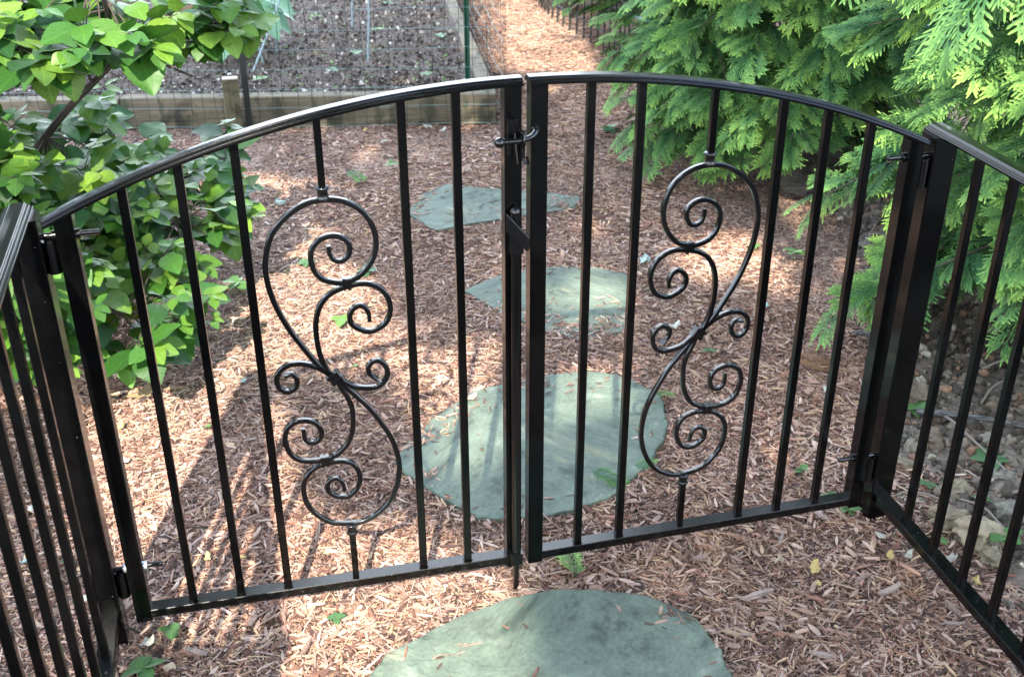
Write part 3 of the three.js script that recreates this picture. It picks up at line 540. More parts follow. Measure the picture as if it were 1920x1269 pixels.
// ---------------------------------------------------------------- how large a thing shows in the frame (only to choose which pieces are built one by one)
camera.updateMatrixWorld(true); camera.updateProjectionMatrix();
const CAMI = camera.matrixWorld.clone().invert();
const PM = camera.projectionMatrix.clone().elements;
const seenSize = (p) => { const v = p.clone().applyMatrix4(CAMI); if (v.z > -0.3) return -1; const px = v.x / -v.z * PM[5] / 1.513, py = v.y / -v.z * PM[5]; return Math.abs(px) < 1.03 && Math.abs(py) < 1.05 ? 1 / -v.z : -1; };

// ---------------------------------------------------------------- broad-leaved shrub
seed = 61;
const leafTexture = (() => {
  const n = 256;
  return dataTex(n, (x, y) => { // u across (0.5 midrib), v along
    const u = (x + 0.5) / n - 0.5, v = (y + 0.5) / n, a = Math.abs(u), mid = Math.exp(-a * 70), ph = (v * 9 - a * 5.5), side = Math.exp(-Math.abs(((ph % 1) + 1) % 1 - 0.5) * 18) * sstep(a, 0, 0.05), k = 0.86 + 0.16 * nz(x * 0.05, y * 0.05) + 0.1 * nz(x * 0.2, y * 0.2) + 0.55 * mid + 0.4 * side;
    return [toS(0.8 * k), toS(0.8 * k), toS(0.74 * k)];
  }, true);
})();
leafTexture.wrapS = leafTexture.wrapT = THREE.ClampToEdgeWrapping;
function leafGeo(wide, curl, fold, serr = 0.035) { // unit length along +z, upper face +y
  const n = 18, cols = [-1, -0.55, 0, 0.55, 1], pos = [], uv = [], idx = [];
  for (let i = 0; i <= n; i++) {
    const t = i / n, w = wide * Math.pow(Math.sin(Math.PI * Math.pow(t, 0.86)), 0.72) * (1 - 0.3 * t * t) + 0.004, tooth = i % 2 ? serr : 0;
    for (const c of cols) { const x = c * w * (1 + (Math.abs(c) === 1 ? tooth : 0)); pos.push(x, fold * Math.abs(x) - curl * t * t + 0.02 * Math.sin(t * 16) * Math.abs(c) * 0.5, t + (Math.abs(c) === 1 ? tooth * 0.6 : 0)); uv.push(0.5 + c * 0.48 * Math.max(0.15, w / wide), t); }
  }
  for (let i = 0; i < n; i++) for (let c = 0; c < 4; c++) { const a = i * 5 + c; idx.push(a, a + 5, a + 6, a, a + 6, a + 1); }
  return geoFrom(pos, null, uv, idx);
}
const LEAVES = [leafGeo(0.41, 0.16, 0.14), leafGeo(0.45, 0.26, 0.1), leafGeo(0.36, 0.08, 0.2), leafGeo(0.42, 0.34, 0.06)];
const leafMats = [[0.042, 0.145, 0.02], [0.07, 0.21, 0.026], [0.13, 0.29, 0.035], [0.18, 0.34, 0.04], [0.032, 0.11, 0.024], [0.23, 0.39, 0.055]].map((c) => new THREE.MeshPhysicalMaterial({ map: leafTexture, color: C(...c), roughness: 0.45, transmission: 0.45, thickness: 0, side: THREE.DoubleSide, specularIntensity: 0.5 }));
M.bark = new THREE.MeshStandardMaterial({ color: C(0.12, 0.09, 0.065), roughness: 0.95, map: rockMap });
{
  const base = V(-1.36, 0, -1.62), t = thing('leafy_shrub', 'broad-leaved green shrub with toothed leaves and a bare slanting branch', 'shrub', [base.x, 0, base.z]);
  const stems = [
    [0.02, 0.007, [[-1.75, -0.05, -1.85], [-1.5, 0.42, -1.77], [-1.18, 0.81, -1.7], [-0.97, 1.01, -1.62], [-0.9, 1.1, -1.56], [-0.76, 1.17, -1.52], [-0.5, 1.24, -1.6]]],
    [0.016, 0.006, [[-1.42, -0.05, -1.8], [-1.6, 0.8, -1.85], [-1.68, 1.5, -1.9], [-1.72, 2.0, -1.95]]],
    [0.01, 0.004, [[-0.97, 1.01, -1.62], [-0.95, 1.2, -1.5], [-0.98, 1.5, -1.3]]],
    [0.007, 0.003, [[-0.93, 1.07, -1.58], [-0.82, 1.03, -1.5], [-0.72, 0.99, -1.45]]],
    [0.006, 0.003, [[-1.05, 0.93, -1.65], [-1.06, 1.05, -1.62], [-1.04, 1.16, -1.58]]],
    [0.014, 0.005, [[-1.5, -0.05, -1.7], [-1.48, 0.5, -1.5], [-1.42, 0.9, -1.3], [-1.3, 1.28, -1.3]]],
    [0.013, 0.004, [[-1.45, -0.05, -1.6], [-1.4, 0.3, -1.25], [-1.34, 0.48, -1.06], [-1.26, 0.58, -0.95]]],
    [0.012, 0.004, [[-1.38, -0.05, -1.7], [-1.16, 0.2, -1.42], [-0.95, 0.3, -1.2]]],
    [0.012, 0.004, [[-1.3, -0.05, -1.85], [-1.0, 0.3, -1.76], [-0.76, 0.46, -1.66]]],
    [0.011, 0.004, [[-1.32, -0.05, -1.95], [-1.02, 0.36, -2.03], [-0.66, 0.5, -2.02]]],
  ].map(([a, b, p]) => [a, b, p.map((q) => V(...q).sub(base))]);
  const nodes = [];
  for (const [a, b, p] of stems) { mesh('branch', tube(p, a, b, 22, 8), M.bark, t); const cv = new THREE.CatmullRomCurve3(p); for (let i = 3; i <= 10; i++) nodes.push(cv.getPoint(i / 10)); }
  const vols = [[[-1.05, 1.17, -1.5], [0.5, 0.08, 0.32], 66], [[-0.78, 1.13, -1.6], [0.24, 0.06, 0.14], 20], [[-1.44, 0.9, -1.28], [0.22, 0.4, 0.26], 84], [[-1.32, 0.5, -1.05], [0.18, 0.3, 0.2], 42], [[-1.04, 0.27, -1.27], [0.26, 0.16, 0.22], 30], [[-1.22, 0.5, -1.65], [0.25, 0.2, 0.2], 30], [[-0.88, 0.38, -1.7], [0.2, 0.14, 0.2], 22], [[-0.72, 0.4, -2.02], [0.22, 0.18, 0.2], 16], [[-1.2, 0.5, -2.0], [0.34, 0.24, 0.22], 40], [[-1.55, 0.6, -1.7], [0.25, 0.45, 0.4], 40], [[-1.9, 2.15, -2.2], [0.85, 0.75, 0.6], 330]];
  const leaves = [], twigs = [];
  for (const [c, r, n] of vols) for (let k = 0; k < n; k++) {
    let d; do { d = V(rr(-1, 1), rr(-1, 1), rr(-1, 1)); } while (d.length() > 1 || d.length() < 0.25);
    const tip = V(c[0] + d.x * r[0], c[1] + d.y * r[1], c[2] + d.z * r[2]).sub(base);
    if (tip.y < 0.1) continue;
    let best = nodes[0]; for (const q of nodes) if (q.distanceTo(tip) < best.distanceTo(tip)) best = q;
    const dir = tip.clone().sub(best); if (dir.length() < 0.02) continue;
    const out = V(d.x * 0.8 + 0.2, 0.25 + d.y * 0.3, d.z * 0.8 + 0.35).add(V(RN() * 0.3, RN() * 0.2, RN() * 0.3)).normalize();
    const end = tip.clone().addScaledVector(out, 0.1);
    twigs.push(tube([best, best.clone().lerp(tip, 0.55).add(V(0, 0.02, 0)), tip, end], 0.0034, 0.0012, 7, 4));
    const young = R() < 0.2 ? 1 : 0, size = rr(0.6, 1.2) * (c[1] > 2 ? 1.5 : 1), spin = R() * 3.14;
    for (let m = 0; m < 3; m++) {
      const p = tip.clone().lerp(end, m / 2 * 0.95), L = size * [0.12, 0.1, 0.064][m] * rr(0.85, 1.15);
      const ref = Math.abs(out.y) < 0.9 ? V(0, 1, 0) : X, sa = out.clone().cross(ref).normalize(), sb = sa.clone().cross(out);
      const ang = spin + m * 1.571;
      for (const s of m === 2 ? [1, -1, 0] : [1, -1]) {
        const side = sa.clone().multiplyScalar(Math.cos(ang) * s).addScaledVector(sb, Math.sin(ang) * s);
        let ld = s ? side.multiplyScalar(1).addScaledVector(out, 0.55) : out.clone();
        ld.y = ld.y * 0.45 - 0.22 + RN() * 0.12; ld.normalize();
        const up = V(RN() * 0.35, 1, RN() * 0.35 + 0.25).normalize();
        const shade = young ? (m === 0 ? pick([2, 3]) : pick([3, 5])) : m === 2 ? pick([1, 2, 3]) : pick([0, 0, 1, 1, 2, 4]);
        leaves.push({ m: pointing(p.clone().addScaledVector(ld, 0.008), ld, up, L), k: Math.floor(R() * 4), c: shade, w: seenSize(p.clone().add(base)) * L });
      }
    }
  }
  mesh('twig', twigs, M.bark, t).userData.kind = 'stuff';
  leaves.sort((a, b) => b.w - a.w);
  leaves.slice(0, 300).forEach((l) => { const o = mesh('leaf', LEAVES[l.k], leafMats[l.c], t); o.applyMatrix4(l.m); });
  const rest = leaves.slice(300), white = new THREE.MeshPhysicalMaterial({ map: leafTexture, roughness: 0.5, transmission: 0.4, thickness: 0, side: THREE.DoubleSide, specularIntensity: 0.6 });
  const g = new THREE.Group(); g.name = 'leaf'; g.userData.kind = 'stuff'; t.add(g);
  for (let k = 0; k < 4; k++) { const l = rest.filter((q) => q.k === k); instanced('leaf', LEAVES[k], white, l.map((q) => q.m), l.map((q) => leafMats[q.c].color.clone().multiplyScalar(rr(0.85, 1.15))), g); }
}

// ---------------------------------------------------------------- feathery evergreens (arborvitae): flat fans of scale-leaved branchlets
seed = 71;
function sprayGeo(k, lobes = 4, sides = 8) { // unit length along +z, flat in x-z
  const pos = [], col = [], idx = [];
  const bend = rr(0.2, 0.42), lean = rr(-0.12, 0.12);
  const place = (x, z) => [x + lean * z * z, -bend * z * z * 0.8 - 0.35 * x * x, z];
  const strip = (x, z, a, L, w, c0, c1) => { // a lobe from (x, z) heading a
    const dx = Math.sin(a), dz = Math.cos(a), px = dz, pz = -dx, b = pos.length / 3;
    for (const [s, q, c] of [[0, -0.35, c0], [0, 0.35, c0], [0.45, -0.55, (c0 + c1) / 2], [0.45, 0.55, (c0 + c1) / 2], [0.85, -0.4, c1], [0.85, 0.4, c1], [1, 0, c1]]) {
      pos.push(...place(x + dx * s * L + px * q * w, z + dz * s * L + pz * q * w));
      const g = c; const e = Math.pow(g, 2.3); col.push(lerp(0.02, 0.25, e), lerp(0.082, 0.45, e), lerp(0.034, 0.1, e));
    }
    idx.push(b, b + 2, b + 3, b, b + 3, b + 1, b + 2, b + 4, b + 5, b + 2, b + 5, b + 3, b + 4, b + 6, b + 5);
  };
  strip(0, 0, 0, 1, 0.018, 0, 0.6);
  for (let i = 0; i < sides; i++) for (const s of [-1, 1]) {
    const t = 0.06 + 0.9 * (i + (s > 0 ? 0.45 : 0)) / sides + rr(-0.015, 0.015), L = 0.5 * Math.pow(Math.sin(Math.PI * (0.16 + 0.8 * t)), 0.8) * rr(0.75, 1.1), a = s * rr(0.55, 0.78), dx = Math.sin(a), dz = Math.cos(a);
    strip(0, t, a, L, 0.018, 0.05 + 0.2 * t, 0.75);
    for (let j = 0; j < lobes; j++) for (const q of [-1, 1]) {
      const u = (0.16 + 0.76 * (j + (q > 0 ? 0.5 : 0)) / lobes) * L, l = 0.135 * (0.5 + 0.7 * Math.sin(Math.PI * (0.1 + 0.75 * j / lobes))) * rr(0.7, 1.15) * Math.min(1, L / 0.3 + 0.25);
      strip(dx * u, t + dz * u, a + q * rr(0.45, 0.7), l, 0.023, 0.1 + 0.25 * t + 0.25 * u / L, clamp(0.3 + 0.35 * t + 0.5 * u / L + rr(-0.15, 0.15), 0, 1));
    }
  }
  return geoFrom(pos, null, null, idx, col);
}
const SPRAYS = [sprayGeo(0), sprayGeo(1), sprayGeo(2), sprayGeo(3)];
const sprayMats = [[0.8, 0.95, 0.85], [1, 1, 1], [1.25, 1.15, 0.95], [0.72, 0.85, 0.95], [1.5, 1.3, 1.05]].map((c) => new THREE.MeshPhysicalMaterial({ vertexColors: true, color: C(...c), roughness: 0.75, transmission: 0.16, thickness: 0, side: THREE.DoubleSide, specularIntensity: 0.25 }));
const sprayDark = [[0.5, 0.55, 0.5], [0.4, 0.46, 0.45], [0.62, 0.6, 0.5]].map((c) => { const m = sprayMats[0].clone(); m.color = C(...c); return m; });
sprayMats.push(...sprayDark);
M.sprayDead = new THREE.MeshStandardMaterial({ color: C(0.22, 0.11, 0.05), roughness: 0.9, side: THREE.DoubleSide });
M.sprayBark = new THREE.MeshStandardMaterial({ color: C(0.17, 0.1, 0.07), roughness: 0.95 });
M.deadTwig = new THREE.MeshStandardMaterial({ color: C(0.14, 0.105, 0.085), roughness: 1 });
function evergreen(x, z, o, label) {
  const t = thing('evergreen_tree', label, 'evergreen', [x, 0, z], 0, 'evergreens in a row beside the path'), y0 = -0.1;
  const trunkP = []; for (let i = 0; i <= 6; i++) trunkP.push(V(0.04 * nz(i, x), y0 + i / 6 * o.H, 0.04 * nz(i, z + 7)));
  mesh('trunk', tube(trunkP, o.trunk, 0.012, 18, 10), M.bark, t);
  const sprays = [], small = [];
  for (let k = 0; k < o.branches; k++) {
    const low = k < o.branches * 0.76, hy = low ? rr(o.y0, 1.55) : rr(1.55, o.H - 0.2), az = R() * 6.283;
    if (hy > 0.55 && hy < 0.98 && R() < o.gap) continue;
    let L = o.R * (1 - 0.42 * Math.pow(hy / o.H, 1.4)) * rr(0.72, 1.06) * (1 + 0.15 * nz(az * 2, hy * 3));
    if (hy < 0.45) L *= 0.85;
    const oz = Math.sin(az), ox = Math.cos(az), w = V(ox, 0, oz), side = V(-oz, 0, ox), rise = rr(0.12, 0.42), drop = rr(0.25, 0.5);
    const at = (s) => V(0, 0, 0).addScaledVector(w, L * s).addScaledVector(side, 0.06 * L * Math.sin(s * 3 + k)).setY(hy + L * (rise * s - drop * s * s));
    const cv = [0, 0.25, 0.5, 0.75, 1].map(at); if (cv[4].y < 0.1) continue;
    const front = seenSize(at(0.8).add(V(x, 0, z))) > 0;
    const br = tube(cv, 0.007, 0.0018, 12, 5);
    if (front && k % 2) mesh('branch', br, M.sprayBark, t); else small.push(br);
    const n = low ? Math.round(o.fans * 1.25) : Math.round(o.fans * 0.6), big = (low ? 1 : 1.7) * o.scale;
    for (let i = 0; i < n; i++) {
      const s = 0.42 + 0.58 * Math.pow(i / (n - 1), 0.85), p = at(s).addScaledVector(side, RN() * 0.02).add(V(0, RN() * 0.02, 0)), sgn = i % 2 ? 1 : -1, fan = s > 0.97 ? 0 : sgn * rr(0.35, 0.95);
      const d = w.clone().multiplyScalar(Math.cos(fan)).addScaledVector(side, Math.sin(fan)).setY(rr(-0.8, 0.2)), up = V(0, 1, 0).addScaledVector(w, rr(0.0, 1.1)).addScaledVector(side, RN() * 0.8).normalize();
      const L2 = big * rr(0.08, 0.16), P = p.clone().add(V(x, 0, z));
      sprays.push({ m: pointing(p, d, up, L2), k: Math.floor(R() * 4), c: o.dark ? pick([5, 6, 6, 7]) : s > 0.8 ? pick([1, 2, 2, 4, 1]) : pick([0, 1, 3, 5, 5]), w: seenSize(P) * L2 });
    }
  }
  for (let k = 0; k < o.dead; k++) { // bare twigs inside
    const az = R() * 6.283, h = rr(0.1, 1.4), L = rr(0.4, 0.85) * o.R, a = V(0, h, 0), b = V(Math.cos(az) * L, h + rr(-0.25, 0.3), Math.sin(az) * L), m = a.clone().lerp(b, 0.5).add(V(RN() * 0.08, RN() * 0.05, RN() * 0.08));
    small.push(tube([a, m, b], 0.005, 0.0015, 8, 4));
    for (let q = 0; q < 3; q++) { const s = m.clone().lerp(b, R()); small.push(tube([s, s.clone().add(V(RN() * 0.07, RN() * 0.07, RN() * 0.07)), s.clone().add(V(RN() * 0.16, RN() * 0.14 - 0.04, RN() * 0.16))], 0.0022, 0.001, 4, 4)); }
  }
  mesh('twig', small, M.deadTwig, t).userData.kind = 'stuff';
  sprays.sort((a, b) => b.w - a.w);
  const one = sprays.slice(0, o.single);
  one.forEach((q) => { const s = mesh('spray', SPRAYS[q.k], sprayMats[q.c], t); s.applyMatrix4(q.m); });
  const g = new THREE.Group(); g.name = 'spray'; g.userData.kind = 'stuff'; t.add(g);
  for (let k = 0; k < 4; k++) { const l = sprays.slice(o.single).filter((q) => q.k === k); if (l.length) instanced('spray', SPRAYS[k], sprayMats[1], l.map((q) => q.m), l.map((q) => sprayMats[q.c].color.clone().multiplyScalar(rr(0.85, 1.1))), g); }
  for (let k = 0; k < o.brown; k++) { const az = R() * 6.283, h = rr(0.3, 1.2), p = V(Math.cos(az) * o.R * 0.68, h, Math.sin(az) * o.R * 0.68), s = mesh('spray', SPRAYS[k % 4], M.sprayDead, t); s.applyMatrix4(pointing(p, V(Math.cos(az), -0.8, Math.sin(az)), V(0, 1, 0).addScaledVector(p, 0.5), 0.13)); s.userData.label = 'dead rust-brown spray'; }
  return t;
}
evergreen(2.38, -0.78, { R: 0.98, H: 3.4, y0: 0.3, trunk: 0.055, gap: 0.72, branches: 240, fans: 14, scale: 1.5, single: 300, dead: 110, brown: 3 }, 'nearest feathery evergreen, its pale green sprays hanging over the side fence and the rocky soil');
evergreen(2.1, -2.78, { R: 0.86, H: 3.4, y0: 0.18, trunk: 0.05, gap: 0, branches: 215, fans: 14, scale: 1.4, single: 300, dead: 80, brown: 3 }, 'middle feathery evergreen behind the arched gate leaf, drooping over the bark path');
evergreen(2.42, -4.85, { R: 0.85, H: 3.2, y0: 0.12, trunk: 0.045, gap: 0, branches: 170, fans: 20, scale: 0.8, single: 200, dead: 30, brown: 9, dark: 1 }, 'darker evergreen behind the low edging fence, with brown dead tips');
evergreen(2.35, -6.6, { R: 0.75, H: 3.0, y0: 0.12, trunk: 0.045, gap: 0, branches: 110, fans: 18, scale: 0.9, single: 40, dead: 15, brown: 3 }, 'farthest evergreen at the end of the edging fence, cut off by the picture top');

// ---------------------------------------------------------------- litter: sprigs, seedlings, pale flakes, big bark pieces, a dry leaf
seed = 81;
const topY = (x, z) => inStone(x, z, 0) ? 0.011 : bank(x, z) > 0.5 ? bankY(x, z) + 0.012 : gy(x, z) + 0.019;
[[-0.1, -3.1, 0.12, 0.3, 1, 'blue-green fallen evergreen sprig beside the bed, above the scroll'], [0.128, 0.06, 0.115, 3.0, 4, 'bright yellow-green evergreen sprig standing in the bark below the gate'], [0.3, -0.37, 0.1, 1.0, 1, 'green evergreen sprig lying on the biggest flagstone'], [0.43, -0.34, 0.09, 2.2, 1, 'second evergreen sprig on the biggest flagstone, nearer the scroll'], [0.63, -0.73, 0.07, 1.9, 2, 'small light sprig at the corner of the biggest flagstone'], [1.3, -3.35, 0.14, 2.6, 3, 'bluish evergreen sprig on the bark before the middle evergreen']].forEach(([x, z, s, a, c, l]) => {
  const m = mesh('evergreen_sprig', SPRAYS[Math.floor(R() * 4)], c === 4 ? new THREE.MeshPhysicalMaterial({ vertexColors: true, color: C(2.4, 1.9, 1.3), roughness: 0.8, transmission: 0.2, thickness: 0, side: THREE.DoubleSide }) : sprayMats[c]); const up = c === 4;
  m.applyMatrix4(pointing(V(x, topY(x, z) + (up ? 0.005 : 0.02), z), V(Math.sin(a), up ? 0.3 : 0.1, Math.cos(a)), up ? V(0.05, 1, 0.25) : V(rr(-0.2, 0.2), 1, rr(-0.2, 0.2)), s)); tag(m, l, 'sprig');
});
{ const m = mesh('evergreen_sprig', SPRAYS[1], M.sprayDead); m.applyMatrix4(pointing(V(1.17, topY(1.17, -0.8) + 0.02, -0.86), V(0.8, 0, 0.4), V(0, 1, 0.2), 0.15)); tag(m, 'dead orange-brown sprig on the bark beyond the third picket', 'sprig'); }
const weedMats = [[0.09, 0.24, 0.04], [0.14, 0.3, 0.05], [0.08, 0.2, 0.06]].map((c) => new THREE.MeshPhysicalMaterial({ color: C(...c), map: leafTexture, roughness: 0.7, transmission: 0.35, thickness: 0, side: THREE.DoubleSide }));
[[-0.9, 0.01, 0.05, 3, 'small seedling with two rounded leaves beside the fence post foot'], [-0.96, 0.13, 0.06, 4, 'bright seedling at the picture bottom beside the crowded pickets'], [-0.5, 0.06, 0.028, 4, 'tiny sprout on the sunny bark below the bottom rail'], [0.44, -3.86, 0.06, 5, 'clover-like weed at the end of the bed timber'], [0.12, -3.16, 0.05, 4, 'faint weed below the bed, behind the second picket from the latch'], [1.35, -3.43, 0.08, 6, 'leafy weed in front of the middle evergreen, on the far bark'], [-0.16, -1.95, 0.05, 5, 'thin weed beside the upper scroll collar'], [-0.4, -2.09, 0.045, 5, 'low weed seen through the upper scroll loop'], [1.58, -1.64, 0.075, 7, 'yellow-green weed at the edge of the evergreen shade'], [-0.68, -1.95, 0.06, 6, 'seedling at the shrub edge by the third picket'], [1.2, -0.3, 0.025, 4, 'tiny sprout beside the hinge-side stile'], [1.44, -0.47, 0.07, 6, 'nettle-like seedling behind the hinge post, on the bank'], [1.5, -0.15, 0.07, 5, 'broad-leaved seedling between two pickets on the rocky soil'], [1.3, 0.19, 0.06, 5, 'upright seedling by the lower pickets of the rocky side'], [1.26, -0.1, 0.035, 4, 'small seedling between rocks beside the hinge post'], [0.94, -0.1, 0.035, 4, 'sprout just under the hinge end of the bottom rail'], [0.96, -0.03, 0.04, 4, 'yellowish sprout on the bark near the hinge post foot'], [0.92, -0.24, 0.03, 4, 'sprout behind the last picket before the hinge'], [1.14, 0.14, 0.03, 4, 'sprout on the soil close to the fence rail'], [0.93, -0.99, 0.035, 4, 'pale sprout on the bark between the scroll and the fourth picket'], [1.47, -1.79, 0.045, 5, 'light weed beside the bright sun patch'], [-1.22, -1.08, 0.05, 4, 'sprout low beneath the shrub behind the fence post'], [-1.17, -0.33, 0.03, 3, 'yellow-green sprout behind the crowded pickets'], [-0.31, -1.53, 0.05, 5, 'pale blades by the sunny bark in the scroll'], [1.36, 0.02, 0.04, 4, 'mid-green seedling left of the third fence picket'], [1.6, -0.8, 0.05, 5, 'weed below the low evergreen tips'], [-0.8, -0.92, 0.02, 3, 'tiny shoot on the dark shadow patch'], [-0.3, -1.2, 0.02, 3, 'tiny shoot beside the middle scroll collar']].forEach(([x, z, s, n, l]) => {
  const t = thing('weed_seedling', l, 'seedling', [x, topY(x, z) - 0.008, z], R() * 6), m = weedMats[Math.floor(R() * 3)], y = s * rr(0.25, 0.55);
  mesh('stem', tube([V(0, 0, 0), V(0.003, y * 0.5, 0.002), V(0.002, y, 0)], 0.0014, 0.001, 4, 5), m, t);
  for (let i = 0; i < n; i++) { const a = i / n * 6.283 + rr(-0.3, 0.3); mesh('leaf', LEAVES[i % 4], m, t).applyMatrix4(pointing(V(0.002, y * rr(0.7, 1), 0), V(Math.cos(a), rr(-0.1, 0.5), Math.sin(a)), V(0, 1, 0.3), s * rr(0.6, 1))); }
});
// the garden plant in the bed: long stalks with big pale blades
{
  const c = bedAt(1.45, 0.95, 0.14), t = thing('garden_plant', 'leafy vegetable plant on pale stalks in the bed, behind the dark fence post', 'plant', [c.x, c.y, c.z]);
  const st = new THREE.MeshPhysicalMaterial({ color: C(0.16, 0.28, 0.07), roughness: 0.6 }), lf = new THREE.MeshPhysicalMaterial({ color: C(0.2, 0.4, 0.2), map: leafTexture, roughness: 0.45, transmission: 0.3, thickness: 0, side: THREE.DoubleSide });
  const big = leafGeo(0.42, 0.5, 0.3, 0);
  for (let i = 0; i < 9; i++) { const a = i * 2.4, b = V(Math.cos(a) * 0.04, 0, Math.sin(a) * 0.04), e = V(Math.cos(a) * rr(0.08, 0.2), rr(0.18, 0.42), Math.sin(a) * rr(0.05, 0.16)); mesh('stalk', tube([b, b.clone().lerp(e, 0.5).add(V(0, 0.05, 0)), e], 0.008, 0.005, 8, 6), st, t); mesh('leaf', big, lf, t).applyMatrix4(pointing(e, V(e.x, -0.02, e.z + 0.05), V(0, 1, 0.3), rr(0.16, 0.26))); }
}
// low ground plants in the soil bed
[[0.75, 0.9], [1.0, 1.9], [0.5, 2.3], [0.35, 0.4], [1.3, 0.35], [0.9, 0.5], [0.2, 1.3], [0.6, 1.5]].forEach(([a, b], i) => {
  const p = bedAt(a, b, 0.165), t = thing('bed_sprout', ['sprout in the middle of the bed soil', 'pale sprout far back in the bed', 'sprout at the back near the upright rods', 'sprout close behind the front timber by the corner', 'sprout right behind the wooden stake', 'yellowish sprout between the timber and the rods', 'sprout near the green corner post', 'sprout halfway between the corner post and the rods'][i], 'seedling', [p.x, p.y, p.z]);
  for (let k = 0; k < 4; k++) mesh('leaf', LEAVES[k], weedMats[i % 3], t).applyMatrix4(pointing(V(0, 0.01, 0), V(Math.cos(k * 1.7 + i), 0.35, Math.sin(k * 1.7 + i)), Y, rr(0.035, 0.06)));
});
function flake(rough) { const n = 11, s = new THREE.Shape(); for (let i = 0; i <= n; i++) { const a = i / n * 6.283, r = 0.5 * (1 + rough * RN() * 0.4), x = r * Math.cos(a) * 1.25, y = r * Math.sin(a) * 0.8; if (!i) s.moveTo(x, y); else if (i < n) s.lineTo(x, y); else s.closePath(); } const g = new THREE.ExtrudeGeometry(s, { depth: 0.05, bevelEnabled: true, bevelSize: 0.05, bevelThickness: 0.04, bevelSegments: 1 }); g.rotateX(-Math.PI / 2); const p = g.attributes.position; for (let i = 0; i < p.count; i++) p.setY(i, p.getY(i) + 0.5 * p.getX(i) ** 2 + 0.12 * Math.sin(p.getZ(i) * 7 + p.getX(i) * 4)); g.computeVertexNormals(); return g; }
const FLAKES = [flake(0.5), flake(0.7), flake(0.9), flake(0.4)];
const paleMats = [[0.46, 0.33, 0.12], [0.46, 0.43, 0.35], [0.36, 0.27, 0.18], [0.34, 0.41, 0.35]].map((c) => new THREE.MeshStandardMaterial({ color: C(...c), roughness: 0.8 }));
[[0.75, 0.18, 0.034, 0, 'ragged yellow flake, biggest of the yellow ones on the open bark'], [0.73, 0.235, 0.022, 0, 'small yellow flake just below the biggest yellow one'], [0.99, 0.1, 0.03, 1, 'white flake close to the hinge post foot'], [0.97, 0.18, 0.028, 0, 'cream flake with a dark edge before the fence rail'], [1.02, 0.19, 0.024, 1, 'narrow pale flake touching the fence rail from the path'], [1.12, 0.23, 0.03, 1, 'long white flake behind the fence rail, between pickets'], [1.14, 0.32, 0.03, 0, 'tan rounded flake on the soil beyond the third picket'], [-1.07, -0.98, 0.026, 0, 'yellowish flake by the stile under the shrub'], [-1.05, -0.78, 0.026, 1, 'bright white disc beside the hinge-side stile in the sun'], [-0.955, 0.04, 0.036, 1, 'heart-shaped white flake beside the fence post foot'], [-0.81, -0.25, 0.026, 0, 'cream oval between the first two pickets, in the striped shadow'], [-0.72, -0.23, 0.026, 0, 'cream flake half hidden by the second picket'], [0.05, -0.89, 0.034, 2, 'tan curled flake on the edge of the biggest flagstone'], [0.97, -1.77, 0.055, 3, 'mint-coloured flake behind the loop of the scroll'], [0.88, -1.2, 0.045, 1, 'whitish flake between the scroll and its little curl'], [-0.46, -2.78, 0.05, 3, 'grey-green curled flake above the shrub-side scroll'], [0.13, -3.5, 0.05, 1, 'pale flake on the far bark between the inner pickets'], [0.4, -3.7, 0.045, 1, 'cream pebble below the bed timber end'], [0.47, -3.64, 0.035, 1, 'second cream pebble, smaller, below the bed timber end'], [0.06, -3.72, 0.04, 0, 'dusty cream flake touching the bed timber'], [-0.31, -0.1, 0.026, 1, 'whitish flake just behind the bottom rail near the drop rod'], [-0.9, 0.14, 0.03, 2, 'greyish flake before the seedling by the fence foot'], [-0.68, -1.18, 0.026, 3, 'white petal on the dark shadow patch'], [-1.29, -0.59, 0.03, 1, 'bright flake glimpsed between the crowded pickets, upper'], [-1.28, -0.36, 0.03, 3, 'bluish white flake between the crowded pickets, lower'], [-1.11, -0.16, 0.03, 1, 'white flake against the fence post, low down'], [-0.17, -1.68, 0.024, 2, 'tan flake beside the small upper spiral'], [1.52, -0.73, 0.03, 1, 'white shell-like flake under the evergreen tips'], [1.21, -0.64, 0.03, 1, 'white chip beside the dead orange sprig'], [0.67, 0.13, 0.03, 2, 'round brown bark nugget on the open bark'], [1.55, -0.67, 0.025, 2, 'tan flake beneath the low evergreen tips'], [1.28, -1.27, 0.03, 3, 'greenish flake between the third and fourth pickets']].forEach(([x, z, s, k, l], i) => {
  const m = mesh('pale_flake', FLAKES[i % 4], paleMats[k]); m.position.set(x, topY(x, z) + 0.002, z); m.scale.set(s * 0.85, s * rr(0.6, 1.4), s * 0.85); m.rotation.set(rr(-0.35, 0.35), R() * 6, rr(-0.35, 0.35)); tag(m, l, 'flake', 'pale flakes scattered on the bark');
});
M.chunk = new THREE.MeshStandardMaterial({ vertexColors: true, roughness: 0.9, map: (() => { const n = 128, b = tileNoise(n, 20, 61, 3); return dataTex(n, (x, y) => { const k = 200 + 80 * b(x * 0.08, y * 4); return [k, k, k]; }, true); })() });
